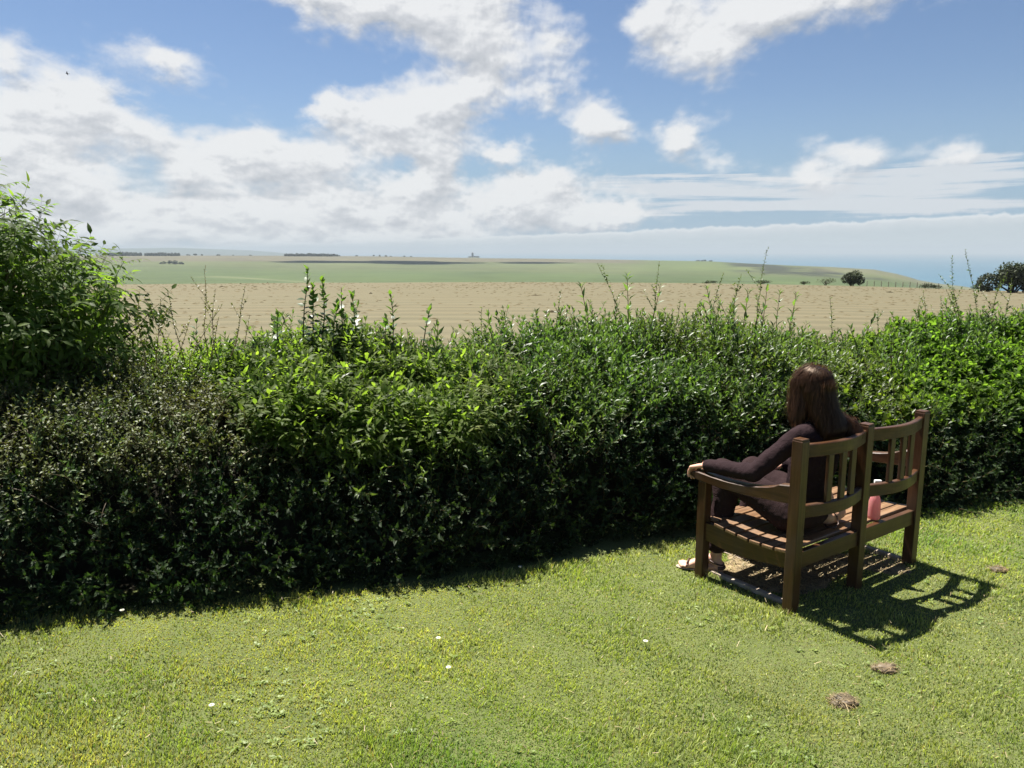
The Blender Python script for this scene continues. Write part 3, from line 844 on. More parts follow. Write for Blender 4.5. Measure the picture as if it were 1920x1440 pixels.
for k in range(7): bl.inst(T_ELDL[k], tR[w == k], P_[w == k], tS[w == k], tT[w == k])
into(b.build('branches', M_DRY), te)
into(bl.build('leaves', M_ELDER), te)
# small elder side branch spilling to the right of it
# -- stiff evergreen shoots standing out of the hedge
def ever_shoot(rng, H, lean, dense=1.0):
    b = Bag(); pts = [np.zeros(3)]; d = unit(np.array([lean[0], lean[1], 1.0])); n = 8
    for i in range(n): d = unit(d + rng.normal(size=3) * .05); pts.append(pts[-1] + d * H / n)
    pts = np.array(pts); b.tube(pts, .005, .0025, (.10, .08, .045), 5)
    lf = leaf_tpl(.062, .042, .16, .12, .5, True)
    m = int(H / .015 * dense)
    for i in range(m):
        t = .08 + .92 * i / m; p = np.array([np.interp(t * n, range(n + 1), pts[:, k]) for k in range(3)])
        a = i * 2.4 + rng.normal() * .3; e = (1.15 - .75 * max(0, t - .55) / .45) + rng.normal() * .2
        dd = np.array([math.cos(a) * math.sin(e), math.sin(a) * math.sin(e), math.cos(e)])
        up = np.array([-math.cos(a) * math.cos(e), -math.sin(a) * math.cos(e), math.sin(e)]) + rng.normal(size=3) * .3
        k = sstep((t - .6) / .4); c = np.array((.040, .078, .022)) * (1 - k) + np.array((.11, .18, .035)) * k
        put(b, lf, p, dd, up, rng.uniform(.75, 1.1) * (1 - .35 * max(0, t - .75) / .25), c * rng.uniform(.8, 1.2))
    return b
ev = empty('evergreen_shrub', (-1.25, 5.4, 0))
tag(ev, 'dark evergreen shrub with stiff leafy shoots sticking up left of centre', 'shrub')
vr = np.random.default_rng(90)
for (px, yt, yb, ln, dn) in [(568, 497, 620, -4, .9), (598, 516, 640, 6, 1.3), (586, 530, 640, -6, 1.2), (638, 540, 620, 10, .6), (668, 546, 640, 2, 1.2), (655, 580, 640, -10, 1.), (735, 548, 640, 12, .75), (722, 590, 645, -8, 1.),
                             (785, 568, 645, 14, .6), (612, 565, 640, 14, 1.), (520, 580, 640, -4, .9)]:
    Y = 5.5
    for _ in range(8):
        P = at_y(px, yb, Y); Y = float(front(P[0])) + 1.0
    top = at_y(px + ln, yt, Y); base = P - np.array([0, 0, .15]); L_ = top - base
    o = ever_shoot(vr, np.linalg.norm(L_), (L_[0] / L_[2], vr.normal() * .08), dn).build('shoot', M_LEAF)
    o.location = base; into(o, ev)

# ------------------------------------------------------------------ grass
BX, BY = 1.386, 3.588                       # left rear post of the bench
BYAW = math.atan2(.578, .816)
def bench_world(u, v): return BX + u * .816 - v * .578, BY + u * .578 + v * .816
def bench_local(x, y):
    dx, dy = x - BX, y - BY
    return dx * .816 + dy * .578, -dx * .578 + dy * .816
gp = Wob(41, 26, 0.9, 9.0); gp2 = Wob(42, 26, 2.0, 16.0); gp3 = Wob(43, 20, 0.5, 2.5)
def bare(x, y):
    """how worn the turf is (0..1): the trodden patch under the bench"""
    u, v = bench_local(x, y)
    e = 1 - np.sqrt(((u - .52) / .52) ** 2 + ((v - .34) / .30) ** 2) + .34 * gp2(x * 2.5, y * 2.5)
    e2 = 1 - np.sqrt(((u - 1.02) / .20) ** 2 + ((v - .12) / .20) ** 2) + .35 * gp2(x * 3, y * 3)
    return np.clip(np.maximum(sstep(e / .35), .6 * sstep(e2 / .35)), 0, 1)
def build_grass():
    r = np.random.default_rng(4)
    N = 560000
    # even cover near by, thinning with distance like the picture's resolution does
    rr = 1.9 + 6.2 * r.uniform(0, 1, N) ** 1.35
    az = r.uniform(R(-50), R(52), N)
    x = rr * np.sin(az); y = rr * np.cos(az)
    ok = (y < np.interp(x, _lx, _ly) + 0.07 + .03 * gp2(x * 2, y * 0)) & (y > 1.7)
    bb = bare(x, y)
    ok &= r.uniform(size=N) > sstep(bb * 1.1) * .80
    x, y, rr, bb = x[ok], y[ok], rr[ok], bb[ok]; n = len(x)
    tuft = gp2(x * 2.2, y * 2.2); patch = gp(x, y); broad = gp3(x, y)
    h = (0.019 + 0.012 * np.clip(tuft, -1, 1.6) + 0.006 * np.clip(patch, -1, 1)) * r.uniform(.6, 1.35, n)
    h = np.clip(h * .80, .008, .05)
    for u_ in (0, .568, 1.136):
        for v_ in (0, .57):
            qx, qy = bench_world(u_, v_); dd_ = np.hypot(x - qx, y - qy); h *= 1 + 1.1 * np.exp(-(dd_ / .07) ** 2)
    longb = r.uniform(size=n) < .02 + .05 * (tuft > .8); h[longb] *= r.uniform(1.4, 2.2, longb.sum())
    near_line = np.exp(-((y - np.interp(x, _lx, _ly)) / .10) ** 2); h *= 1 + .7 * near_line
    w = (0.0018 + 0.00058 * rr) * r.uniform(.6, 1.5, n)
    th = r.uniform(0, 6.283, n) ; lean = np.abs(r.normal(0, .55, n)) + .12
    cw = gp(x + 9, y + 4) * 1.5
    la = cw + r.normal(size=n) * 1.3
    dx, dy = np.cos(la), np.sin(la)
    wx, wy = np.cos(th), np.sin(th)
    z0 = lawn_z(x, y)
    def P(t, side, k):
        ox = dx * h * lean * t ** 1.7; oy = dy * h * lean * t ** 1.7
        zz = h * t * (1 - .25 * lean * t)
        return np.stack([x + ox + wx * w * side * k / 2, y + oy + wy * w * side * k / 2, z0 + np.maximum(zz, .002 * t)], -1)
    V = np.stack([P(0, -1, 1), P(0, 1, 1), P(.55, -1, .8), P(.55, 1, .8), P(1, 0, 0)], 1).reshape(-1, 3)
    base = (np.arange(n) * 5)[:, None]
    T = np.concatenate([base + [0, 1, 3], base + [0, 3, 2], base + [2, 3, 4]], 0)
    green = np.array([.275, .310, .088]); lush = np.array([.155, .240, .060]); yell = np.array([.38, .370, .14]); straw = np.array([.30, .24, .12]); blue = np.array([.075, .125, .045])
    C = np.tile(green, (n, 1))
    k = np.clip(.5 + .8 * patch, 0, 1)[:, None]; C = C * (1 - k) + lush * k
    left = sstep((1.0 - x) / 2.2)                                                    # yellower turf to the left
    k = np.clip(.08 + .38 * left + .55 * broad + .45 * gp2(x * .8 + 5, y * .8), 0, 1)[:, None]; C = C * (1 - k) + yell * k
    k = (np.clip(gp(x * 1.3 + 20, y * 1.3) - .75, 0, 1) * 1.1 * (.3 + left))[:, None]; k = np.clip(k * 1.4, 0, .8); C = C * (1 - k) + np.array([.30, .25, .12]) * k
    k = (r.uniform(size=n) < .07 + .10 * left * (broad > 0))[:, None]; C = np.where(k, straw, C)
    k = (r.uniform(size=n) < .10)[:, None]; C = np.where(k, blue, C)
    k = (r.uniform(size=n) < bb * .55)[:, None]; C = np.where(k, straw * .8, C)
    C = C * np.clip(1 + r.normal(size=n) * .20 + .13 * gp(x * .9 + 50, y * .9), .4, 1.6)[:, None]
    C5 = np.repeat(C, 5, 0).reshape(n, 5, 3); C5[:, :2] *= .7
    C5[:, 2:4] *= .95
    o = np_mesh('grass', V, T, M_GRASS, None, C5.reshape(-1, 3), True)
    tag(o, 'short uneven turf with yellow and green patches in front of the hedge', 'grass', kind='stuff')
build_grass()

# low broad weeds and clover in the turf
def build_weeds():
    r = np.random.default_rng(6)
    b = Bag()
    V, T = leaf_tpl(.020, .012, .10, .25, .55); V2, T2 = leaf_tpl(.011, .010, .15, .2, .55); V3, T3 = leaf_tpl(.035, .008, .15, .35, .5)
    n = 9000
    rr = 2.0 + 4.6 * r.uniform(0, 1, n) ** 1.2; az = r.uniform(R(-42), R(44), n)
    x, y = rr * np.sin(az), rr * np.cos(az)
    den = gp2(x * .9 + 30, y * .9)
    ok = (y < front(x) - .1) & (den + r.normal(size=n) * .45 > .85) & (bare(x, y) < .3)
    x, y = x[ok], y[ok]; n = len(x)
    # every point becomes a small rosette of 3-5 leaves
    for (LV, LT), frac in (((V, T), .3), ((V2, T2), .5), ((V3, T3), .2)):
        g = r.uniform(size=n) < frac
        for q in range(4):
            a = r.uniform(0, 6.28, g.sum()) ; e = r.uniform(.15, .8, g.sum())
            X = np.stack([np.cos(a) * np.cos(e), np.sin(a) * np.cos(e), np.sin(e)], -1)
            Yv = unit(np.stack([-np.sin(a), np.cos(a), r.normal(size=g.sum()) * .3], -1)); Z = np.cross(X, Yv)
            Rr = np.stack([X, Yv, Z], 2)
            Pp = np.stack([x[g] + r.normal(size=g.sum()) * .006, y[g] + r.normal(size=g.sum()) * .006, lawn_z(x[g], y[g]) + .008], -1)
            k = r.uniform(size=g.sum())[:, None]
            b.inst((LV, LT, np.ones_like(LV)), Rr, Pp, r.uniform(.6, 1.15, g.sum()), np.array([.14, .20, .05]) * (1 - k) + np.array([.24, .29, .10]) * k)
    o = b.build('clover', M_GRASS)
    tag(o, 'low clover and broad-leaved weeds growing through the turf', 'weeds', kind='stuff')
build_weeds()

# dry clippings on the worn patch and straw litter
def build_litter():
    r = np.random.default_rng(9)
    n = 30000
    x = r.uniform(1.0, 3.2, n); y = r.uniform(3.3, 5.2, n); k = bare(x, y)
    ok = (k > .25) & (r.uniform(size=n) < k + .05); x, y = x[ok], y[ok]
    m = 700; rr = 2.2 + 4.0 * r.uniform(size=m); az = r.uniform(R(-40), R(42), m)
    x = np.r_[x, rr * np.sin(az)]; y = np.r_[y, rr * np.cos(az)]
    ok = y < front(x) - .1; x, y = x[ok], y[ok]; n = len(x)
    a = r.uniform(0, 3.14, n); L = r.uniform(.010, .034, n); w = r.uniform(.0008, .0018, n); z = lawn_z(x, y) + r.uniform(.006, .02, n) + .01 * (bare(x, y) < .3)
    ca, sa = np.cos(a), np.sin(a); tz = r.normal(size=n) * .006
    V = np.stack([np.stack([x - ca * L / 2 - sa * w, y - sa * L / 2 + ca * w, z], -1), np.stack([x - ca * L / 2 + sa * w, y - sa * L / 2 - ca * w, z], -1),
                  np.stack([x + ca * L / 2 + sa * w, y + sa * L / 2 - ca * w, z + tz], -1), np.stack([x + ca * L / 2 - sa * w, y + sa * L / 2 + ca * w, z + tz], -1)], 1).reshape(-1, 3)
    q = (np.arange(n) * 4)[:, None] + [0, 1, 2, 3]
    C = np.repeat(np.array([.34, .27, .16]) * r.uniform(.35, 1.3, n)[:, None], 4, 0)
    o = np_mesh('dry_clippings', V, None, M_DRY, None, C, False, q)
    tag(o, 'dry straw-coloured clippings on the worn ground under the bench', 'clippings', kind='stuff')
    # the worn soil itself, a thin uneven sheet
    us, vs = np.meshgrid(np.linspace(-.15, 1.35, 60), np.linspace(-.22, .75, 40), indexing='ij')
    X, Y = bench_world(us, vs)
    k = bare(X, Y)
    Z = -.006 + .014 * sstep((k - .25) / .5) + .0025 * gp2(X * 9, Y * 9)
    i, j = np.meshgrid(np.arange(59), np.arange(39), indexing='ij')
    q = np.stack([i * 40 + j, (i + 1) * 40 + j, (i + 1) * 40 + j + 1, i * 40 + j + 1], -1).reshape(-1, 4)
    o = np_mesh('worn_ground', np.stack([X, Y, Z], -1).reshape(-1, 3), None, simple_mat('dry_earth', (.19, .145, .085), .95, 22, .6, .8, 120, .1), None, None, True, q)
    tag(o, 'bare dry patch of earth and dead grass under the bench', 'ground', kind='structure')
build_litter()

# daisies, turf clods
def daisy(px, py, label):
    d = ray(px, py); t = -CAM_H / d[2]; P = np.array([0, 0, CAM_H]) + d * t
    r = np.random.default_rng(int(px))
    o = empty('daisy', (P[0], P[1], 0)); tag(o, label, 'daisy', 'daisies in the lawn')
    b = Bag(); b.tube([[0, 0, 0], [.002, 0, .02], [0, .002, .036]], .0009, .0007, (.08, .14, .04), 4); b.build('stem', M_GRASS, o)
    b = Bag(); lf = leaf_tpl(.0105, .0042, .1, .1, .6)
    for i in range(16):
        a = i * 2 * math.pi / 16; put(b, lf, np.array([math.cos(a) * .002, math.sin(a) * .002, .037]), (math.cos(a), math.sin(a), .25), (0, 0, 1), 1.0, (.62, .62, .58))
    b.build('petals', M_DRY, o)
    bm = bmesh.new(); bmesh.ops.create_uvsphere(bm, u_segments=8, v_segments=5, radius=.0034); bmesh.ops.scale(bm, vec=(1, 1, .55), verts=bm.verts); bmesh.ops.translate(bm, vec=(0, 0, .0385), verts=bm.verts)
    bm_obj('centre', bm, M_YEL, o, True)
M_YEL = simple_mat('daisy_yellow', (.75, .50, .04), .7)
daisy(822, 1210, 'white daisy standing taller in the middle of the lawn'); daisy(841, 1266, 'white daisy low in the turf just below the taller one')
daisy(1210, 1216, 'white daisy in front of the bench, left of its shadow')
daisy(398, 1338, 'white daisy near the lower left of the lawn')
daisy(975, 1074, 'small white daisy close to the hedge shadow, middle of the lawn'); daisy(230, 1157, 'small white daisy at the edge of the hedge shadow on the left')
def clod(px, py, w, h, label, c, name='turf_clod'):
    d = ray(px, py); t = -CAM_H / d[2]; P = np.array([0, 0, CAM_H]) + d * t
    r = np.random.default_rng(int(px) + 1); wn = Wob(int(px), 18, 10, 60, 3)
    bm = bmesh.new(); bmesh.ops.create_icosphere(bm, subdivisions=4, radius=1)
    V = np.array([v.co[:] for v in bm.verts])
    S = V * np.array([w / 2, w / 3.2, h]) * (1 + .34 * wn(V[:, 0] * w * 2.2, V[:, 1] * w * 1.5, V[:, 2] * w))[:, None]
    S[:, 2] = np.maximum(S[:, 2], -.01)
    F = np.array([[v.index for v in f.verts] for f in bm.faces]); bm.free()
    C = np.tile(np.array(c), (len(S), 1)) * (1 + .5 * wn(V[:, 0] * .3, V[:, 1] * .3, V[:, 2] * .3))[:, None].clip(-.5, .6)
    o = np_mesh(name, S, F, M_DRY, None, C, True); o.location = (P[0], P[1], .008)
    tag(o, label, 'turf clod', 'clods of dry turf on the lawn')
    b = Bag()
    for _ in range(260):
        i = r.integers(len(S)); p = S[i]; a = r.uniform(0, 6.28); L = r.uniform(.012, .035)
        q = p + np.array([math.cos(a) * L, math.sin(a) * L, r.normal() * .25 * L])
        b.tube([p, (p + q) / 2 + [0, 0, .002], q], .0011, .0006, np.array((.36, .28, .16)) * r.uniform(.5, 1.3), 3)
    b.build('straw', M_DRY, o)
clod(1656, 1256, .105, .018, 'pale tan flat clod of dry turf right of centre on the lawn', (.34, .26, .18))
clod(1582, 1318, .115, .018, 'brown crumbly clod of turf, nearer and left of the pale one', (.22, .165, .11))
clod(1872, 1070, .10, .02, 'small brown clod of turf right of the bench near its shadow tip', (.16, .12, .07))

# ------------------------------------------------------------------ bench
bench = empty('garden_bench', (BX, BY, 0), BYAW)
tag(bench, 'dark varnished wooden garden bench with curved back rails standing on the lawn', 'bench')
def box_bm(bm, a, b, bev=.004, rot=None):
    a = Vector(a); b = Vector(b)
    r = bmesh.ops.create_cube(bm, size=1.0)
    vs = r['verts']
    bmesh.ops.scale(bm, vec=(b - a), verts=vs); bmesh.ops.translate(bm, vec=(a + b) / 2, verts=vs)
    es = list({e for v in vs for e in v.link_edges})
    if bev: bmesh.ops.bevel(bm, geom=es, offset=bev, segments=2, affect='EDGES', profile=.6)
def bpart(name, a, b, mat, bev=.004, parent=None):
    """box part with its own origin at its centre so that the grain runs along it"""
    c = (Vector(a) + Vector(b)) / 2
    bm = bmesh.new(); box_bm(bm, Vector(a) - c, Vector(b) - c, bev)
    o = bm_obj(name, bm, mat, parent or bench); o.location = c
    for p in o.data.polygons: p.use_smooth = False
    return o
PW = .029                                    # half width of a post
PH = .905
for u in (0, .568, 1.136):
    o = bpart('rear_post', (u - PW, -PW, -.03), (u + PW, PW, PH - .006), W_Z, .004)
    # softly domed top
    me = o.data; c = o.location
    zmax = max(v.co.z for v in me.vertices)
    bm = bmesh.new(); box_bm(bm, (-PW + .002, -PW + .002, 0), (PW - .002, PW - .002, .011), .0045)
    cap = bm_obj('post_cap', bm, W_X, o); cap.location = (0, 0, zmax - .001)
for u in (0, 1.136):
    bpart('front_leg', (u - .027, .57 - .027, -.03), (u + .027, .57 + .027, .556), W_Z, .004)
bpart('front_leg', (.568 - .027, .57 - .027, -.03), (.568 + .027, .57 + .027, .262), W_Z, .004)
def rail_bm(u0, u1, z0, z1, thick, sag, v0):
    n = 18; bm = bmesh.new(); rings = []
    for i in range(n + 1):
        t = i / n; u = u0 + (u1 - u0) * t
        s = -sag * math.sin(math.pi * t) ** 1.0
        ch = .004
        prof = [(-thick / 2, z0 + ch), (-thick / 2 + ch, z0), (thick / 2 - ch, z0), (thick / 2, z0 + ch), (thick / 2, z1 - ch), (thick / 2 - ch, z1), (-thick / 2 + ch, z1), (-thick / 2, z1 - ch)]
        rings.append([bm.verts.new((u, v0 + s + p[0], p[1])) for p in prof])
    for i in range(n):
        for j in range(8):
            bm.faces.new((rings[i][j], rings[i + 1][j], rings[i + 1][(j + 1) % 8], rings[i][(j + 1) % 8]))
    bm.faces.new(rings[0][::-1]); bm.faces.new(rings[-1])
    bmesh.ops.recalc_face_normals(bm, faces=bm.faces)
    return bm
for (u0, u1) in ((PW, .568 - PW), (.568 + PW, 1.136 - PW)):
    for nm, z0, z1 in (('top_rail', .812, .878), ('lower_back_rail', .506, .572)):
        bm_obj(nm, rail_bm(u0 - .002, u1 + .002, z0, z1, .030, .050, -.004), W_X, bench)
    um = (u0 + u1) / 2
    for du in (-.100, 0, .100):
        v = -.004 - .050 * math.sin(math.pi * (um + du - u0) / (u1 - u0))
        bpart('back_slat', (um + du - .021, v - .0085, .572), (um + du + .021, v + .0085, .812), W_Z, .003)
# seat frame and slats
bpart('seat_rail', (PW, -.016, .245), (.568 - PW, .016, .330), W_X); bpart('seat_rail', (.568 + PW, -.016, .245), (1.136 - PW, .016, .330), W_X)
bpart('seat_rail', (.027, .556, .235), (.568 - .027, .584, .290), W_X); bpart('seat_rail', (.568 + .027, .556, .235), (1.136 - .027, .584, .290), W_X)
def seat_z(v):                                # dished seat: low towards the back, rolling over at the front
    return np.interp(v, [0.03, .12, .25, .38, .48, .56, .61], [.322, .312, .308, .318, .330, .326, .310])
def side_bm():
    bm = bmesh.new(); vs = np.linspace(PW, .57 - .027, 14); up = []; lo = []
    for s in (-.015, .015):
        up.append([bm.verts.new((s, v, float(seat_z(v)) - .001)) for v in vs]); lo.append([bm.verts.new((s, v, .228 + .015 * math.cos(v * 9))) for v in vs])
    n = len(vs)
    for i in range(n - 1):
        bm.faces.new((up[0][i], up[0][i + 1], lo[0][i + 1], lo[0][i])); bm.faces.new((up[1][i], lo[1][i], lo[1][i + 1], up[1][i + 1]))
        bm.faces.new((up[0][i], up[1][i], up[1][i + 1], up[0][i + 1])); bm.faces.new((lo[0][i], lo[0][i + 1], lo[1][i + 1], lo[1][i]))
    for i in (0, n - 1): bm.faces.new((up[0][i], up[1][i], lo[1][i], lo[0][i]))
    bmesh.ops.recalc_face_normals(bm, faces=bm.faces)
    return bm
for u in (0, .568, 1.136):
    o = bm_obj('side_rail', side_bm(), W_Y, bench); o.location = (u, 0, 0)
sv = np.linspace(.062, .600, 8)
for i, v in enumerate(sv):
    z = float(seat_z(v)); sl = (float(seat_z(v + .02)) - float(seat_z(v - .02))) / .04
    u0, u1 = (-.024, 1.160) if .04 < v < .52 else (.031, 1.105)
    c = Vector((.568, v, z + .009)); bm = bmesh.new(); box_bm(bm, (u0 - .568, -.032, -.009), (u1 - .568, .032, .009), .004)
    o = bm_obj('seat_slat', bm, W_SEAT, bench); o.location = c; o.rotation_euler = (math.atan(sl), 0, 0)
# arm rests, shaped in side view
def arm_bm():
    V = np.linspace(PW, .655, 22)
    top = np.interp(V, [.03, .09, .13, .2, .3, .4, .5, .6, .64, .655], [.672, .662, .640, .622, .606, .600, .602, .608, .604, .590])
    bot = np.interp(V, [.03, .15, .3, .45, .6, .655], [.577, .566, .554, .552, .560, .572])
    W = np.interp(V, [.03, .2, .5, .62, .655], [.024, .028, .034, .034, .026])
    bm = bmesh.new(); rings = []
    for v, t, b_, w in zip(V, top, bot, W):
        c = .005
        pr = [(-w, b_ + c), (-w + c, b_), (w - c, b_), (w, b_ + c), (w, t - c), (w - c, t), (-w + c, t), (-w, t - c)]
        rings.append([bm.verts.new((p[0], v, p[1])) for p in pr])
    for i in range(len(V) - 1):
        for j in range(8): bm.faces.new((rings[i][j], rings[i + 1][j], rings[i + 1][(j + 1) % 8], rings[i][(j + 1) % 8]))
    bm.faces.new(rings[0][::-1]); bm.faces.new(rings[-1])
    bmesh.ops.recalc_face_normals(bm, faces=bm.faces)
    return bm
for u in (0, 1.136):
    o = bm_obj('arm_rest', arm_bm(), W_Y, bench); o.location = (u, 0, 0)
# weathered bearers half sunk in the ground beneath the two ends
M_BEAR = simple_mat('weathered_timber', (.33, .27, .21), .85, 14, .3, .5, 70, .2)
for k, (u, lab) in enumerate([(.035, 'pale weathered timber strip on the ground under the near end of the bench'), (1.150, 'pale weathered timber strip on the ground under the far end of the bench')]):
    bm = bmesh.new(); box_bm(bm, (-.018, .05, -.03), (.018, .585, .022), .004)
    o = bm_obj('timber_strip', bm, M_BEAR); x, y = bench_world(u + (.05 if k == 0 else -.02), 0); o.location = (x, y, 0); o.rotation_euler = (0, 0, BYAW)
    tag(o, lab, 'timber strip', 'timber strips under the bench')

# ------------------------------------------------------------------ the seated woman
PO = np.array([.31, .20, 0.0])               # her base point, in bench coordinates
px_, py_ = bench_world(PO[0], PO[1])
_ico = bmesh.new(); bmesh.ops.create_icosphere(_ico, subdivisions=3, radius=1)
ICO_V = np.array([v.co[:] for v in _ico.verts]); ICO_F = np.array([[v.index for v in f.verts] for f in _ico.faces]); _ico.free()
class Blob:
    def __init__(self): self.V = []; self.F = []; self.n = 0
    def ell(self, c, r):
        r = np.broadcast_to(np.asarray(r, float), 3)
        self.V.append(ICO_V * r + np.asarray(c, float) - PO); self.F.append(ICO_F + self.n); self.n += len(ICO_V)
    def chain(self, *pts):
        """pts: (centre, radius or (rx,ry,rz)); fills in between"""
        for (p0, r0), (p1, r1) in zip(pts[:-1], pts[1:]):
            p0, p1 = np.array(p0, float), np.array(p1, float); r0 = np.broadcast_to(np.asarray(r0, float), 3); r1 = np.broadcast_to(np.asarray(r1, float), 3)
            d = np.linalg.norm(p1 - p0); m = max(2, int(d / (min(r0.min(), r1.min()) * .25)) + 1)
            for t in np.linspace(0, 1, m): self.ell(p0 * (1 - t) + p1 * t, r0 * (1 - t) + r1 * t)
    def build(self, name, mat, voxel, smooth=6, parent=None, wrinkle=0.0, wscale=.06, cut=None):
        o = np_mesh(name, np.concatenate(self.V), np.concatenate(self.F), None)
        m = o.modifiers.new('r', 'REMESH'); m.mode = 'VOXEL'; m.voxel_size = voxel
        if wrinkle:
            tx = bpy.data.textures.new(name + '_folds', 'CLOUDS'); tx.noise_scale = wscale; tx.noise_depth = 3
            s0 = o.modifiers.new('s0', 'SMOOTH'); s0.factor = .5; s0.iterations = smooth
            d = o.modifiers.new('d', 'DISPLACE'); d.texture = tx; d.strength = wrinkle; d.mid_level = .5
            smooth = 2
        s = o.modifiers.new('s', 'SMOOTH'); s.factor = .5; s.iterations = smooth
        bpy.context.view_layer.update()
        me = bpy.data.meshes.new_from_object(o.evaluated_get(bpy.context.evaluated_depsgraph_get()))
        old = o.data; bpy.data.objects.remove(o); bpy.data.meshes.remove(old)
        if cut:
            bm = bmesh.new(); bm.from_mesh(me)
            for co, no in cut: bmesh.ops.bisect_plane(bm, geom=bm.verts[:] + bm.edges[:] + bm.faces[:], plane_co=Vector(np.array(co) - PO), plane_no=Vector(no), clear_outer=True)
            bm.to_mesh(me); bm.free()
        me.name = name; me.materials.clear(); me.materials.append(mat)
        me.polygons.foreach_set('use_smooth', np.ones(len(me.polygons), dtype=bool))
        return link(bpy.data.objects.new(name, me), parent)
# skin
def skin():
    m, N = new_mat('skin')
    tc = N.node('ShaderNodeTexCoord').outputs['Object']
    c = N.ramp(N.noise(tc, 35, 5, .6), [(0.3, (.50, .27, .185)), (0.7, (.60, .345, .25))])
    p = N.node('ShaderNodeBsdfPrincipled', ins={'Base Color': c, 'Roughness': .48, 'Specular IOR Level': .4, 'Subsurface Weight': .15, 'Subsurface Scale': .01})
    p.inputs['Subsurface Radius'].default_value = (1, .35, .2)
    finish(N, p.outputs[0]); return m
M_SKIN = skin()
def cloth(name, c, rib=0.0):
    m, N = new_mat(name)
    tc = N.node('ShaderNodeTexCoord').outputs['Object']
    n = N.noise(tc, 18, 5, .6)
    cc = N.ramp(n, [(0.3, tuple(x * .85 for x in c)), (0.7, tuple(x * 1.15 for x in c))])
    p = N.node('ShaderNodeBsdfPrincipled', ins={'Base Color': cc, 'Roughness': .9, 'Specular IOR Level': .06})
    h = N.noise(tc, 260, 3, .7)
    if rib:
        mp = N.node('ShaderNodeMapping', ins={0: tc}); mp.inputs[2].default_value = (0, R(20), 0)
        w = N.node('ShaderNodeTexWave', wave_type='BANDS', bands_direction='X', ins={'Vector': mp.outputs[0], 'Scale': 95.0, 'Distortion': .4}).outputs[1]
        h = N.math('ADD', N.math('MULTIPLY', w, rib), h)
    h = N.math('ADD', h, N.math('MULTIPLY', N.noise(tc, 22, 4, .6, .8), 3.0))
    b = N.node('ShaderNodeBump', ins={'Strength': .5, 'Distance': .006, 'Height': h})
    N.l.new(b.outputs[0], p.inputs['Normal'])
    finish(N, p.outputs[0]); return m
M_TOP = cloth('plum_brown_knit', (.024, .0145, .016)); M_TROU = cloth('ribbed_brown_jersey', (.030, .018, .0185), .8)

HC = np.array([.332, .185, 1.105])
sk = Blob()
sk.chain(((.31, .19, .44), (.145, .105, .085)), ((.315, .15, .60), (.112, .082, .09)), ((.325, .13, .76), (.138, .09, .10)), ((.33, .128, .86), (.13, .066, .05)))
sk.chain(((.33, .14, .88), .046), ((.332, .172, 1.02), .043))
sk.chain((HC, (.070, .088, .084)), (HC + [0, .03, -.035], (.056, .056, .066)))
sk.chain((HC + [0, .045, -.06], (.042, .038, .03)), (HC + [0, .070, -.088], (.018, .016, .014)))           # jaw, chin
sk.chain((HC + [0, .088, .008], .008), (HC + [0, .108, -.028], .0105)); sk.ell(HC + [.009, .100, -.031], .007); sk.ell(HC + [-.009, .100, -.031], .007)   # nose
sk.chain((HC + [-.026, .080, .018], (.010, .008, .006)), (HC + [.026, .080, .018], (.010, .008, .006)))    # brow
sk.chain((HC + [-.017, .088, -.052], .0055), (HC + [0, .094, -.050], .0065), (HC + [.017, .088, -.052], .0055))      # lips
sk.chain((HC + [-.014, .087, -.061], .0055), (HC + [0, .092, -.062], .007), (HC + [.014, .087, -.061], .0055))
for s in (-1, 1):
    sk.ell(HC + [s * .034, .062, -.022], (.022, .022, .022)); sk.chain((HC + [s * .071, .005, .012], (.006, .013, .014)), (HC + [s * .069, .008, -.022], (.006, .008, .009)))
def arm(sh, el, wr, extra=0.0, r=(.047, .037, .034, .025)):
    sh, el, wr = map(np.array, (sh, el, wr))
    return [(sh, r[0] + extra), (sh * .5 + el * .5, (r[0] + r[1]) / 2 + extra), (el, r[1] + extra), (el * .65 + wr * .35, r[2] + extra * 1.0), (wr, r[3] + extra)]
LSH, LEL, LWR = (.168, .132, .862), (.014, .272, .668), (.002, .572, .643)
RSH, REL, RWR = (.492, .132, .862), (.560, .215, .640), (.468, .405, .612)
sk.chain(*arm(LSH, LEL, LWR)); sk.chain(*arm(RSH, REL, RWR))
def leg(hip, knee, ank, ex=0.0, calf=-.035):
    hip, knee, ank = map(np.array, (hip, knee, ank))
    return [(hip, .088 + ex), (hip * .5 + knee * .5, .072 + ex), (knee, .053 + ex), (knee * .68 + ank * .32 + [0, calf, 0], .052 + ex), (knee * .35 + ank * .65 + [0, calf * .4, 0], .040 + ex), (ank, .031 + ex)]
LH, LK, LA = (.235, .21, .435), (.150, .580, .590), (.112, .566, .085)
RH, RK, RA = (.385, .21, .435), (.430, .590, .555), (.400, .600, .085)
sk.chain(*leg(LH, LK, LA)); sk.chain(*leg(RH, RK, RA))
def foot(ank, heel, ball, toe_dir, side):
    ank, heel, ball = map(np.array, (ank, heel, ball))
    d = unit(np.array(toe_dir, float)); w = np.array([-d[1], d[0], 0]) * side              # towards the big toe
    sk.chain((ank, .031), (heel, (.026, .028, .024))); sk.chain((ank + d * .01, .029), (ank * .45 + ball * .55 + [0, 0, .008], (.028, .028, .021)), (ball, (.036, .030, .015)))
    sk.chain((heel, .022), (ball, (.034, .026, .013)))
    for i, (o, l, r) in enumerate([(.026, .048, .0115), (.009, .044, .0085), (-.005, .037, .008), (-.018, .029, .0075), (-.030, .020, .007)]):
        b0 = ball + w * o + d * .006; sk.chain((b0, r * 1.05), (b0 + d * l * .6 + [0, 0, .002], r), (b0 + d * l + [0, 0, -.004], r * .9))
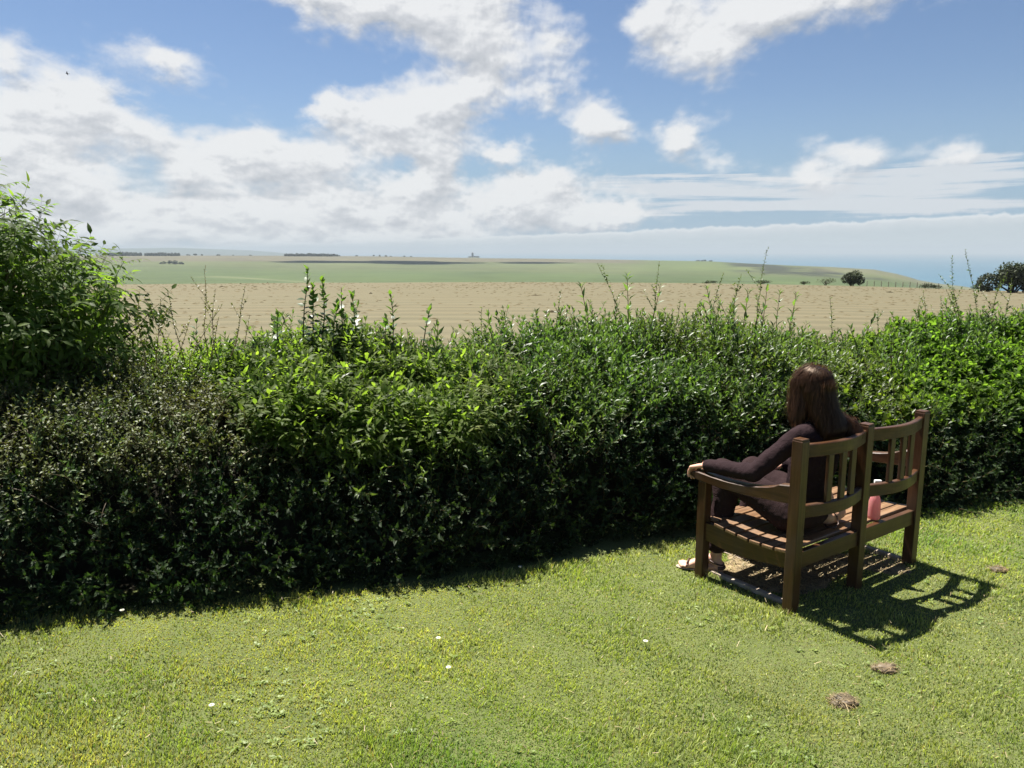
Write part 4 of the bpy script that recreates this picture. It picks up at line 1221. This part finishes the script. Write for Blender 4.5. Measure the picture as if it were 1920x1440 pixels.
foot(LA, (.118, .542, .036), (.022, .690, .024), (-.095, .205, 0), -1)
foot(RA, (.400, .575, .036), (.408, .735, .024), (.03, 1, 0), 1)
def hand(wr, pal, fwd, up, thumb, lens, curl, droop0):
    """palm + five separate curled fingers. fwd: along the hand, up: back of hand, thumb: side of the thumb"""
    wr = np.array(wr, float); f = unit(np.array(fwd, float)); u = unit(np.array(up, float)); t = unit(np.array(thumb, float))
    k0 = wr + f * pal
    for o in np.linspace(-.028, .028, 6): sk.chain((wr + t * o * .55 + f * .008, (.014, .014, .013)), (k0 + t * o, .0105))
    for i, (o, L) in enumerate(zip((.030, .0105, -.0095, -.029), lens)):
        p = k0 + t * o; a = droop0 + .05 * i; segs = (L * .45, L * .30, L * .25); r = .0088 - .0004 * i
        sp = t * (o * .10)
        for s, rr in zip(segs, (r, r * .92, r * .82)):
            q = p + (f * math.cos(a) - u * math.sin(a)) * s + sp * s * 8
            sk.chain((p, rr * 1.04), (q, rr * .95)); p = q; a += curl[i]
    b0 = wr + f * .025 + t * .030 - u * .006                                               # thumb leaves the side of the palm
    b1 = b0 + (f * .72 + t * .55 - u * .25) * .040; b2 = b1 + (f * .85 + t * .15 - u * .45) * .030; b3 = b2 + (f * .75 - t * .05 - u * .6) * .024
    sk.chain((b0, .013), (b1, .0105), (b2, .0092), (b3, .0075))
hand(LWR, .082, (-.03, 1, -.30), (0, .30, 1), (1, 0, 0), (.074, .082, .076, .060), (.42, .62, .55, .40), .62)
hand(RWR, .080, (-.38, .9, -.22), (-.05, .2, 1), (-.9, -.38, 0), (.070, .078, .072, .056), (.30, .34, .36, .40), .12)
person = sk.build('person', M_SKIN, .0034, 5)
person.location = (px_, py_, 0); person.rotation_euler = (0, 0, BYAW)
tag(person, 'woman in dark plum-brown clothes with long brown hair seated on the bench', 'person')
M_EYE = simple_mat('eye_white', (.55, .5, .47), .2, 5, .05)
for s in (-1, 1):
    bm = bmesh.new(); r = bmesh.ops.create_uvsphere(bm, u_segments=16, v_segments=12, radius=.0115); bmesh.ops.translate(bm, vec=Vector(HC + [s * .029, .0735, -.004] - PO), verts=r['verts'])
    bm_obj('eye', bm, M_EYE, person, True)

jp = Blob()
jp.chain(((.31, .185, .47), (.155, .118, .07)), ((.315, .152, .58), (.130, .098, .09)), ((.325, .132, .74), (.152, .108, .10)), ((.33, .128, .84), (.150, .084, .06)), ((.33, .135, .875), (.10, .066, .042)), ((.33, .142, .905), (.055, .052, .02)))
jp.chain(((.28, .21, .76), .05), ((.38, .21, .76), .05))
EX = .006
jp.chain(*arm(LSH, LEL, (.003, .552, .646), EX, (.050, .041, .038, .030))); jp.chain(*arm(RSH, REL, (.472, .392, .614), EX, (.050, .041, .038, .030)))
jp.chain(((.20, .13, .868), .056), ((.30, .13, .885), .05)); jp.chain(((.46, .13, .868), .056), ((.36, .13, .885), .05))
for k, t in enumerate(np.linspace(-.35, .5, 8)):         # gathered folds inside the elbow
    L0, L1, L2 = map(np.array, (LSH, LEL, LWR))
    p = L1 + (L1 - L0) * t * .55 if t < 0 else L1 + (L2 - L1) * t * .45
    jp.ell(p + [.006, 0, .012], (.047 - .006 * abs(t), .011, .043 - .008 * abs(t)))
    q = np.array(REL); jp.ell(q + (np.array(RWR) - q) * t * .4, (.045, .012, .045))
jumper = jp.build('jumper', M_TOP, .005, 4, person, .010, .05)
tr_ = Blob()
tr_.chain(((.31, .19, .43), (.178, .135, .092)), ((.312, .170, .52), (.150, .120, .06)))
tr_.chain(*[(p, r * k) for (p, r), k in zip(leg(LH, LK, (.118, .566, .165), .013), (1.05, 1.03, 1, 1.05, 1.15, 1.25))])
tr_.chain(*[(p, r * k) for (p, r), k in zip(leg(RH, RK, (.402, .598, .165), .013), (1.05, 1.03, 1, 1.05, 1.15, 1.25))])
trousers = tr_.build('trousers', M_TROU, .0055, 5, person, .010, .07)

# hair
hb = Blob()
hb.ell(HC + [0, -.016, .010], (.088, .100, .098))
hb.chain((HC + [0, -.04, -.02], (.090, .073, .085)), ((.336, .100, .975), (.086, .052, .07)), ((.365, .060, .892), (.098, .038, .05)))
hb.chain((HC + [-.060, .020, -.01], (.030, .052, .07)), ((.252, .195, .975), (.028, .045, .055)), ((.245, .190, .930), (.024, .030, .030)))
hb.chain((HC + [.062, .010, -.02], (.032, .055, .07)), ((.43, .175, .965), (.035, .050, .06)), ((.47, .12, .915), (.045, .055, .04)))
hb.chain(((.43, .08, .905), (.06, .05, .045)), ((.475, .035, .895), (.045, .036, .036)), ((.475, .01, .862), (.045, .032, .022)))
def hair_mat():
    m, N = new_mat('brown_hair')
    c = N.node('ShaderNodeVertexColor', layer_name='Col').outputs[0]
    p = N.node('ShaderNodeBsdfPrincipled', ins={'Base Color': c, 'Roughness': .42, 'Specular IOR Level': .3, 'Anisotropic': .6, 'Specular Tint': (1.0, .72, .5, 1)})
    t = N.node('ShaderNodeBsdfTranslucent', ins={0: (.17, .085, .048, 1)})
    finish(N, N.node('ShaderNodeMixShader', ins={0: .24, 1: p.outputs[0], 2: t.outputs[0]}).outputs[0]); return m
M_HAIR = hair_mat()
hair = hb.build('hair', simple_mat('hair_mass', (.010, .005, .0035), .5, 60, .4, .5, 200, .3), .0055, 8, person)
from mathutils.bvhtree import BVHTree
bmh = bmesh.new(); bmh.from_mesh(hair.data); bvh = BVHTree.FromBMesh(bmh)
hv = np.array([v.co[:] for v in bmh.verts]); hnn = np.array([v.normal[:] for v in bmh.verts]); bmh.free()
hrn = np.random.default_rng(12)
hc = HC - PO
top_w = .9 + 1.2 * sstep((hv[:, 2] - hc[2] + .06) / .12)
face = (hv[:, 1] > hc[1] + .058) & (np.abs(hv[:, 0] - hc[0]) < .058) & (hv[:, 2] < hc[2] + .055)
top_w = top_w * ~face
st = np.r_[hrn.choice(len(hv), 6500, p=top_w / top_w.sum()), hrn.choice(np.where((hv[:, 0] > .12) & (hv[:, 2] < .94))[0], 1300), hrn.choice(np.where((hv[:, 2] < .93))[0], 900)]
SV = []; SQ = []; SC = []; nn = 0
for i in st:
    p = Vector(hv[i]); L = hrn.uniform(.07, .21); steps = 14; off = hrn.uniform(.0005, .0085) + (hrn.uniform(.004, .016) if hrn.uniform() < .16 else 0); path = []; side = None
    br = hrn.uniform(.6, 1.5)
    wv = hrn.uniform(0, 6.28); wa = hrn.uniform(.001, .010)
    prev = Vector((0, 0, -1))
    for k in range(steps):
        near = bvh.find_nearest(p)
        if near[0] is None: break
        q, n = near[0], near[1]
        g = Vector((0, 0, -1))
        out = Vector((q.x - hc[0], q.y - hc[1] + .05, 0)) * 2.0
        if q.z > hc[2] + .06: g = g * .3 + out * 6
        t = g - n * g.dot(n); t = t.normalized() if t.length > 1e-4 else prev
        t = (t * .7 + prev * .3).normalized(); prev = t
        sd = n.cross(t).normalized()
        lift = off + .012 * (k / steps) ** 2 * float(sstep((hc[2] - .02 - q.z) / .12))
        path.append((q + n * lift + sd * math.sin(wv + k * .7) * wa, sd))
        p = q + t * (L / steps)
    if len(path) < 4: continue
    w = hrn.uniform(.0007, .0016); m = len(path)
    for k, (q, sd) in enumerate(path):
        ww = w * (1 - .75 * (k / (m - 1)) ** 2)
        SV += [tuple(q - sd * ww), tuple(q + sd * ww)]
    SQ += [(nn + 2 * k, nn + 2 * k + 1, nn + 2 * k + 3, nn + 2 * k + 2) for k in range(m - 1)]
    nn += 2 * m
    cc = np.array([.030, .0155, .0095]) * br
    SC += [tuple(cc * (1 + .35 * k / m)) for k in range(m) for _ in (0, 1)]
np_mesh('strands', np.array(SV), None, M_HAIR, hair, np.array(SC), True, np.array(SQ))

# sandals
M_SAND = simple_mat('brown_leather', (.055, .028, .018), .5, 30, .3, .3, 90)
M_SOLE = simple_mat('cork_sole', (.30, .24, .18), .8, 60, .3, .4, 120)
def sandal(heel, ball, d, side, parent):
    heel, ball = np.array(heel, float), np.array(ball, float); d = unit(np.array(d, float)); w = np.array([-d[1], d[0], 0]) * side
    b = Blob()
    for t in np.linspace(0, 1, 14):
        c = heel * (1 - t) + (ball + d * .045) * t; c[2] = .0075
        wd_ = .030 + .010 * sstep((t - .4) / .4) - .012 * max(0, t - .85) / .15
        b.ell(c + w * .003 * t, (wd_, wd_ * .8, .006))
    s = b.build('sandal', M_SOLE, .004, 2, parent)
    def strap(pts, r=.0045):
        bg = Bag(); bg.tube(np.array(pts) - PO, r, r, (.5, .5, .5), 6)
        return np_mesh('strap', np.concatenate(bg.V), np.concatenate(bg.T), M_SAND, s)
    c = ball - d * .005
    strap([c + w * .038 * math.cos(a) + np.array([0, 0, .002 + .034 * math.sin(a)]) for a in np.linspace(0, math.pi, 12)], .0045)
    c = heel + d * .018 + [0, 0, .032]
    strap([c + w * .036 * math.cos(a) + d * .042 * math.sin(a) + np.array([0, 0, .012 * math.sin(a)]) for a in np.linspace(0, 2 * math.pi, 20)], .005)
    strap([heel + w * .030 * math.cos(a) - d * .026 * math.sin(a) + np.array([0, 0, .004]) for a in np.linspace(0, math.pi, 12)], .010)
sandal((.118, .542, .036), (.022, .690, .024), (-.095, .205, 0), -1, person)
sandal((.400, .575, .036), (.408, .735, .024), (.03, 1, 0), 1, person)

# ------------------------------------------------------------------ things on the seat
def lathe(bm, prof, seg=28):
    rings = []
    for r, z in prof: rings.append([bm.verts.new((r * math.cos(a), r * math.sin(a), z)) for a in np.arange(seg) * 2 * math.pi / seg])
    for i in range(len(prof) - 1):
        for j in range(seg): bm.faces.new((rings[i][j], rings[i][(j + 1) % seg], rings[i + 1][(j + 1) % seg], rings[i + 1][j]))
    bm.faces.new(rings[0][::-1]); bm.faces.new(rings[-1])
SEAT_TOP = .336
x, y = bench_world(.775, .035)
bt_ = empty('spray_bottle', (x, y, SEAT_TOP), BYAW)
tag(bt_, 'pink spray bottle with a white nozzle top standing on the bench seat', 'bottle')
m, N = new_mat('pink_plastic')
tc = N.node('ShaderNodeTexCoord').outputs['Object']
c = N.ramp(N.noise(tc, 45, 3, .5), [(0.4, (.56, .21, .22)), (0.6, (.62, .28, .27))])
p = N.node('ShaderNodeBsdfPrincipled', ins={'Base Color': c, 'Roughness': .3, 'Specular IOR Level': .5})
t = N.node('ShaderNodeBsdfTranslucent', ins={0: (.68, .34, .35, 1)})
finish(N, N.node('ShaderNodeMixShader', ins={0: .45, 1: p.outputs[0], 2: t.outputs[0]}).outputs[0])
M_PINK = m
bm = bmesh.new(); lathe(bm, [(.026, 0), (.0315, .004), (.033, .02), (.0315, .07), (.030, .10), (.024, .125), (.014, .145), (.0125, .150)]); bm_obj('bottle_body', bm, M_PINK, bt_, True)
M_WHITE = simple_mat('white_plastic', (.80, .79, .77), .35, 8, .03)
bm = bmesh.new(); lathe(bm, [(.0135, .150), (.0145, .152), (.0145, .172), (.012, .175)]); bm_obj('collar', bm, M_WHITE, bt_, True)
bm = bmesh.new(); lathe(bm, [(.010, .175), (.0105, .205), (.009, .21)], 16)
box_bm(bm, (-.012, -.010, .196), (.026, .010, .222), .006); box_bm(bm, (.012, -.006, .178), (.021, .006, .200), .003)
sp = bm_obj('spray_head', bm, M_WHITE, bt_, True); sp.rotation_euler = (0, 0, R(-40))

x, y = bench_world(.525, .135)
hb_ = empty('handbag', (x, y, SEAT_TOP), BYAW)
tag(hb_, 'small tan handbag with a dark brown strap lying on the bench seat beside the woman', 'handbag')
M_TAN = simple_mat('tan_leather', (.52, .30, .19), .55, 14, .2, .5, 60)
sv_ = PO; PO = np.zeros(3)
b = Blob(); b.chain(((-.045, .0, .045), (.045, .05, .043)), ((.0, .0, .05), (.05, .055, .048)), ((.065, .01, .046), (.042, .05, .043))); b.chain(((-.02, .05, .06), (.045, .03, .055)), ((.05, .055, .085), (.04, .028, .075)))
b.build('bag_body', M_TAN, .005, 5, hb_, .012, .05)
PO = sv_
b = Bag(); b.tube([[-.085, -.02, .012], [-.11, -.045, .012], [-.085, -.075, .010], [-.04, -.070, .02], [-.03, -.052, .055], [-.045, -.02, .092], [-.06, .02, .06]], .006, .005, (.05, .03, .02), 6)
np_mesh('strap', np.concatenate(b.V), np.concatenate(b.T), M_SAND, hb_)

# ------------------------------------------------------------------ distant things
fr_ = np.random.default_rng(55)
def bush_mesh(w, h, n, c0, c1, leaf, seed, skew=.2, lumps=7, trunk=True, thin=1.0):
    """crown of many small leaf clumps on a few limbs"""
    r = np.random.default_rng(seed)
    lc = np.stack([r.uniform(-.36, .36, lumps) * w, r.uniform(-.25, .25, lumps) * w, r.uniform(.38, .72, lumps) * h], -1); lr_ = r.uniform(.20, .32, lumps)[:, None] * np.array([w * .8, w * .7, h * 1.0])
    lc[0] = [0, 0, h * .62]; lr_[0] = [w * .3, w * .3, h * .38]
    lc[:, 2] -= np.abs(lc[:, 0]) / w * h * .45
    k = r.integers(0, lumps, n); d = unit(r.normal(size=(n, 3)))
    p = lc[k] + d * lr_[k] * (r.uniform(.55, 1.05, n)[:, None] ** .6)
    p[:, 0] += skew * p[:, 2]; p[:, 2] = np.maximum(p[:, 2], .04 * h)
    V, T = leaf_tpl(leaf, leaf * .7, .2, .15)
    b = Bag(); kk = r.uniform(size=n)[:, None]
    b.inst((V, T, np.ones_like(V)), frames(unit(d + r.normal(size=(n, 3)) * .8), r), p, r.uniform(.6, 1.3, n), (np.array(c0) * (1 - kk) + np.array(c1) * kk) * (.8 + .4 * (k % 3 == 0))[:, None])
    s = Bag()
    for i in range(lumps): s.tube([[r.normal() * .04 * w, r.normal() * .04 * w, 0], lc[i] * [.4, .4, .6], lc[i] * .95 + [skew * lc[i][2], 0, 0]], .035 * h, .012 * h, (.06, .05, .04), 5)
    return b, s
def bush(px, yb, w_px, h_px, dist, name, label, cat, group=None, n=2200, c0=(.018, .026, .012), c1=(.045, .055, .025), leaf=.16, seed=1, **kw):
    d = ray(px, yb); t = dist / math.hypot(d[0], d[1]); P = np.array([0, 0, CAM_H]) + d * t
    az = math.atan2(P[0], P[1])
    k = t * math.cos(PITCH) / F_PX * 1.0
    b, s = bush_mesh(w_px * k, h_px * k * 1.05, n, c0, c1, leaf, seed, **kw)
    o = empty(name, (P[0], P[1], P[2] - .15), 0)
    tag(o, label, cat, group)
    b.build('crown', M_FAR, o); s.build('trunk', M_DRY, o)
    return o
gr_ = 'bushes at the far edge of the hay field'
bush(1596, 536, 44, 30, 127, 'windswept_tree', 'dark rounded windswept tree at the far edge of the hay field', 'tree', gr_, 2600, leaf=.22, seed=3, skew=.25)
bush(1548, 534, 34, 16, 129, 'thorn_bush', 'thin greyish thorn bush just left of the dark rounded tree', 'bush', gr_, 500, c0=(.05, .055, .035), c1=(.08, .085, .05), leaf=.12, seed=4)
bush(1508, 532, 20, 7, 130, 'low_bush', 'small low bush on the field edge left of the thorn bush', 'bush', gr_, 500, leaf=.11, seed=5)
bush(1428, 531, 40, 8, 131, 'low_bush', 'low dark bush on the field edge below the tallest hedge shoot', 'bush', gr_, 800, leaf=.11, seed=6)
bush(1330, 531, 28, 7, 131, 'low_bush', 'leftmost small dark bush on the far edge of the hay field', 'bush', gr_, 600, leaf=.11, seed=7)
bush(1736, 540, 46, 11, 127, 'low_bush', 'long low dark bush on the field edge right of the wire fence', 'bush', gr_, 1000, leaf=.12, seed=8)
bush(1895, 549, 104, 58, 112, 'dense_bush', 'large dense dark bush at the right end of the hay field', 'bush', gr_, 9000, leaf=.30, seed=9, skew=.05, lumps=11)
bush(1840, 546, 40, 18, 116, 'low_bush', 'low bush at the foot of the large dense bush', 'bush', gr_, 900, leaf=.13, seed=10)
# wire fence along the field edge
fn = empty('wire_fence', (0, 0, 0)); pts = []
for i, px in enumerate(np.linspace(1612, 1760, 12)):
    a, t = azel(px, 0); a = azel(px, 535)[0]; r = 133.0; z = CAM_H + float(EDGE(a)) * 130 - .25
    pts.append((math.sin(a) * r, math.cos(a) * r, z))
fn.location = pts[0]
M_POST = simple_mat('grey_post', (.16, .14, .11), .9)
for p in pts:
    bm = bmesh.new(); box_bm(bm, (-.04, -.04, -.3), (.04, .04, .95), .01)
    o = bm_obj('post', bm, M_POST, fn); o.location = Vector(p) - fn.location
b = Bag()
for h in (.40, .80):
    b.tube([np.array(p) - np.array(pts[0]) + [0, .06, h] for p in pts], .006, .006, (.2, .2, .2), 3)
b.build('wire', M_DRY, fn)
tag(fn, 'thin post and wire fence along the right part of the far field edge', 'fence')

# tree clumps on the downs
def clump_proto(seed, w, h, n=420):
    b, s = bush_mesh(w, h, n, (.014, .022, .014), (.035, .045, .025), w * .09, seed, skew=.3, lumps=5)
    for V, C in zip(s.V, s.C): b.add(V, np.zeros((0, 3), int), C)
    return b
protos = []
for s_ in range(4):
    b, s = bush_mesh(16, 9, 520, (.010, .018, .012), (.028, .04, .022), 1.7, 60 + s_, skew=.3, lumps=5)
    protos.append((b, s))
tree_me = []
ORD = ['leftmost', 'second from the left', 'third from the left', 'fourth from the left', 'fifth from the left', 'sixth from the left', 'seventh from the left', 'rightmost']
def nth(k, n): return 'rightmost' if k == n - 1 else ORD[k]
def far_tree(px, py, w_px, h_px, name, label, group, idx):
    az, tn = azel(px, py); r2 = 2300 - 500 * float(sstep((az - .1) / .35))
    # walk out until the land is seen at this height
    rs_ = np.linspace(700, r2, 400); z = downs_z(np.full(400, az), rs_); tt = (z - CAM_H) / rs_
    j = np.argmax(tt >= tn) if (tt >= tn).any() else 399
    r = rs_[j]; sc_ = w_px / F_PX * r / 16
    k = idx % 4
    if len(tree_me) <= k:
        o = empty(name); c_ = protos[k][0].build('crown', M_FAR, o); t_ = protos[k][1].build('trunk', M_DRY, o); tree_me.append((c_.data, t_.data))
    else:
        o = empty(name)
        for nm, me in zip(('crown', 'trunk'), tree_me[k]): link(bpy.data.objects.new(nm, me), o)
    o.location = (math.sin(az) * r, math.cos(az) * r, float(z[j]) - .6); o.scale = (sc_, sc_, sc_ * h_px / w_px * 16 / 9)
    o.rotation_euler = (0, 0, -az + idx)
    tag(o, label, 'tree', group)
i = 0
for kk_, (px, py, w, h) in enumerate([(305, 495, 10, 5), (318, 495.5, 11, 7), (330, 495.5, 13, 7), (341, 495.5, 10, 5)]):
    far_tree(px, py, w, h, 'windswept_tree', 'windswept tree, %s of the four standing alone on the left slope' % nth(kk_, 4), 'lone clump of trees on the left slope', i); i += 1
for kk_, (px, w, h) in enumerate([(353, 6, 3), (365, 8, 4), (378, 5, 3), (408, 5, 3), (412, 4, 2.5), (438, 4, 2), (470, 6, 2)]):
    far_tree(px, 479, w, h, 'skyline_tree', 'tiny skyline tree, %s of the seven between the two long woods' % nth(kk_, 7), 'single trees on the left skyline', i); i += 1
for kk_, (px, w, h) in enumerate([(636, 5, 2.5), (668, 6, 2.5), (700, 6, 3), (712, 5, 3), (724, 6, 3), (733, 4, 2), (758, 6, 2.5), (770, 6, 2)]):
    far_tree(px, 480.5, w, h, 'skyline_tree', 'tiny skyline tree, %s of the eight between the wood and the lighthouse' % nth(kk_, 8), 'single trees on the middle skyline', i); i += 1
for kk_, (px, w, h) in enumerate([(1308, 8, 2.5), (1320, 10, 3.5), (1334, 9, 2.5)]):
    far_tree(px, 489.5, w, h, 'skyline_tree', 'tiny dark tree, %s of the three above the headland scrub' % nth(kk_, 3), 'trees above the headland scrub', i); i += 1
def wood(x0, x1, py, h, name, label, seed):
    r = np.random.default_rng(seed); n = int((x1 - x0) / 1.1); b = Bag(); pos = []
    for q in range(n):
        px = x0 + (x1 - x0) * q / n + r.normal() * .6; az, _ = azel(px, py); rr = 2180 + r.uniform(-40, 40); z = float(downs_z(np.array([az]), np.array([rr]))[0])
        hh = h * (1.0 - .5 * abs(q / n - .5)) * r.uniform(.6, 1.1) / F_PX * rr; ww = r.uniform(2.5, 4.0) / F_PX * rr
        m_ = 46; d = unit(r.normal(size=(m_, 3))); p = np.array([math.sin(az) * rr, math.cos(az) * rr, z + hh * .45]) + d * [ww / 2, ww / 2, hh * .6]
        V, T = leaf_tpl(3.0, 2.2, .2, .1); kk = r.uniform(size=m_)[:, None]
        b.inst((V, T, np.ones_like(V)), frames(d, r), p, r.uniform(.6, 1.2, m_), np.array([.012, .02, .013]) * (1 - kk) + np.array([.03, .04, .024]) * kk)
    tag(b.build(name, M_FAR), label, 'wood', None, 'stuff')
wood(205, 266, 479, 6, 'wood', 'dark far wood on the left skyline next to the tall elder', 1)
wood(272, 337, 479, 5.5, 'wood', 'long dark far wood on the left skyline below the blue ridge', 2)
wood(534, 634, 480, 5, 'wood', 'long dark far wood on the skyline left of the lighthouse', 3)

# lighthouse on its rise
az, tn = azel(886, 481); r = 3050.0
ms = CAM_H + tn * r
lh = empty('lighthouse', (math.sin(az) * r, math.cos(az) * r, ms - 1.5)); tag(lh, 'tiny lighthouse tower with low buildings on the skyline left of centre', 'lighthouse')
M_STONE = simple_mat('pale_stone', (.20, .20, .21), .9, .3)
bm = bmesh.new(); lathe(bm, [(4.6, -6), (4.2, 8), (3.7, 13), (4.6, 13.2), (4.6, 14.2), (2.6, 14.3), (2.6, 16.8), (3.0, 17), (.2, 19)], 16); bm_obj('tower', bm, M_STONE, lh)
bm = bmesh.new(); box_bm(bm, (5, -5, -6), (26, 5, 3.2), .1); bm_obj('low_building', bm, M_STONE, lh)
bm = bmesh.new(); box_bm(bm, (-16, -5, -6), (-5, 5, 2.2), .1); bm_obj('low_building', bm, M_STONE, lh)
A0, A1 = azel(855, 0)[0], azel(925, 0)[0]; A0 = azel(845, 481)[0]; A1 = azel(930, 481)[0]
def knoll(a, r_):
    t = np.clip((a - A0) / (A1 - A0), 0, 1); top = CAM_H + (tan_of(886, 482.2)[1]) * 3050
    return -90 + (top + 90) * np.sin(math.pi * t) ** .35 * np.sin(math.pi * np.clip((r_ - 2700) / 700, 0, 1)) ** .5
o = polar('knoll', A0, A1, 60, np.linspace(2705, 3395, 24), knoll, M_DOWN, lambda A, Rr, Z: np.tile(np.array([.07, .078, .045]), A.shape + (1,)))
tag(o, 'low rise that the lighthouse stands on', 'hill', kind='structure')

# hay lying in tufts on the field
def hay():
    r = np.random.default_rng(17); n = 7500
    rr = 14 + (R_EDGE - 15) * r.uniform(size=n) ** .8; az = r.uniform(R(-40), R(42), n)
    wf = Wob(61, 22, .15, 2.5)
    x, y = np.sin(az) * rr, np.cos(az) * rr
    ok = wf(x * .7, y * 1.4) + r.normal(size=n) * .6 > .1; x, y, rr, az = x[ok], y[ok], rr[ok], az[ok]; n = len(x)
    z = field_z(az, rr)
    V = np.array([[-.5, 0, -.15], [-.22, -.2, .35], [.2, -.22, .3], [.5, 0, -.15], [.05, -.05, .75], [-.1, .22, .3], [.15, .2, .3], [0, -.5, -.15], [0, .5, -.15]])
    T = np.array([[0, 7, 1], [7, 2, 1], [7, 3, 2], [1, 2, 4], [2, 3, 6], [2, 6, 4], [3, 8, 6], [6, 8, 5], [6, 5, 4], [8, 0, 5], [0, 1, 5], [1, 4, 5]])
    b = Bag(); tp = (V, T, np.ones_like(V))
    a = r.normal(size=n) * .35; c, s = np.cos(a), np.sin(a); O = np.zeros(n); I = np.ones(n)
    sx = r.uniform(.12, .5, n) * (.6 + rr / 90); sy = r.uniform(.12, .35, n); sz = r.uniform(.02, .06, n) * (.6 + rr / 100)
    big = r.uniform(size=n) < .010; sx[big] *= 1.6; sz[big] *= 2.4
    Rr = np.stack([np.stack([c * sx, -s * sy, O], -1), np.stack([s * sx, c * sy, O], -1), np.stack([O, O, sz], -1)], 1)
    k = r.uniform(size=n)[:, None]
    b.inst(tp, Rr, np.stack([x, y, z], -1), np.ones(n), (np.array([.075, .060, .035]) * (1 - k) + np.array([.12, .098, .058]) * k) * np.where(big, .5, 1.0)[:, None])
    tag(b.build('hay_tufts', M_STRAW, None, False), 'low tufts of mown hay scattered over the tan field', 'hay', kind='stuff')
hay()

# a bird high on the left
P = np.array([0, 0, CAM_H]) + ray(126, 138) * 85
bd = Bag(); 
prof = [(-.26, .01), (-.14, .045), (0, .075), (.12, .06), (.2, .04), (.26, .012)]
ring = 8; V = []; T = []
for i, (x_, r_) in enumerate(prof):
    for j in range(ring): V.append((x_, r_ * math.cos(j * 6.283 / ring), r_ * math.sin(j * 6.283 / ring)))
for i in range(len(prof) - 1):
    for j in range(ring): a_ = i * ring + j; b_ = i * ring + (j + 1) % ring; T += [(a_, b_, b_ + ring), (a_, b_ + ring, a_ + ring)]
nv = len(V)
for s in (-1, 1):
    k = len(V); V += [(.12, s * .05, .02), (-.10, s * .05, .02), (.10, s * .30, .10), (-.08, s * .32, .11), (-.06, s * .60, .05), (.0, s * .045, .045)]
    T += [(k, k + 2, k + 1), (k + 1, k + 2, k + 3), (k + 2, k + 4, k + 3), (k, k + 5, k + 2), (k + 5, k + 3, k + 2), (k + 5, k + 1, k + 3)]
V += [(-.24, -.02, 0), (-.24, .02, 0), (-.42, .06, 0), (-.42, -.06, 0), (-.3, 0, .015)]; k = len(V) - 5; T += [(k, k + 1, k + 2), (k, k + 2, k + 3), (k, k + 4, k + 1), (k + 4, k + 2, k + 1), (k + 4, k + 3, k + 2), (k, k + 3, k + 4)]
o = np_mesh('bird', np.array(V), np.array(T), simple_mat('dark_feathers', (.02, .02, .022), .8)); o.location = P; o.rotation_euler = (R(25), 0, R(200)); o.scale = (.62, .62, .62)
tag(o, 'small dark bird flying high at the upper left', 'bird')

# ------------------------------------------------------------------ two drifting clouds, too high for this view, that shade the downs
def cloud(px0, px1, py, depth, label, seed, alt=2400.0):
    az, tn = azel((px0 + px1) / 2, py); r = 2050.0 - 480 * float(sstep((az - .1) / .35)); rr_ = np.linspace(700, 2200, 300); zz = downs_z(np.full(300, az), rr_)
    hit = np.argmax((zz - CAM_H) / rr_ >= tn); r = rr_[hit]
    w = (px1 - px0) / F_PX * r; g = np.array([math.sin(az) * r, math.cos(az) * r, zz[hit]]); c = g + np.array(SUN_DIR) / SUN_DIR.z * alt
    wn = Wob(seed, 20, 1.0, 7, 3)
    rp = np.random.default_rng(seed); VV = []; FF = []
    for q in range(26):
        t = rp.uniform(-1, 1); k = (1 - t * t) ** .5
        ctr = np.array([t * w / 2, rp.uniform(-1, 1) * depth / 2 * k, rp.uniform(-8, 12)]); rad = rp.uniform(.10, .24) * depth * (.5 + k)
        VV.append(ICO_V * [rad * 1.8, rad, rad * .5] * (1 + .2 * wn(ICO_V[:, 0] * 2, ICO_V[:, 1] * 2, ICO_V[:, 2]))[:, None] + ctr); FF.append(ICO_F + q * len(ICO_V))
    o = np_mesh('cloud', np.concatenate(VV), np.concatenate(FF), M_CLOUD, None, None, True); o.location = c; o.rotation_euler = (0, 0, -az)
    tag(o, label, 'cloud', kind='structure')
M_CLOUD = simple_mat('cloud_white', (.8, .8, .8), 1.0, .02, .03, 0, 1, 0.0)
cloud(560, 880, 492, 165, 'white cloud high above the left part of the downs', 3)
cloud(950, 1050, 493, 100, 'small white cloud high above the middle of the downs', 4)

# ------------------------------------------------------------------ haze
bm = bmesh.new()
bmesh.ops.create_cube(bm, size=1)
bmesh.ops.scale(bm, vec=(56000, 56000, 1), verts=bm.verts)
zt, zb = 78.0, SEA_Z - 14
for v in bm.verts: v.co.z = zt if v.co.z > 0 else zb
m, N = new_mat('haze')
out = N.node('ShaderNodeOutputMaterial')
vol = N.node('ShaderNodeVolumePrincipled', ins={'Color': (.45, .515, .565, 1), 'Density': 0.00014, 'Anisotropy': 0.0})
N.l.new(vol.outputs[0], out.inputs['Volume'])
o = bm_obj('haze', bm, m); tag(o, 'thin bluish sea haze lying over the far downs', 'haze', kind='stuff')
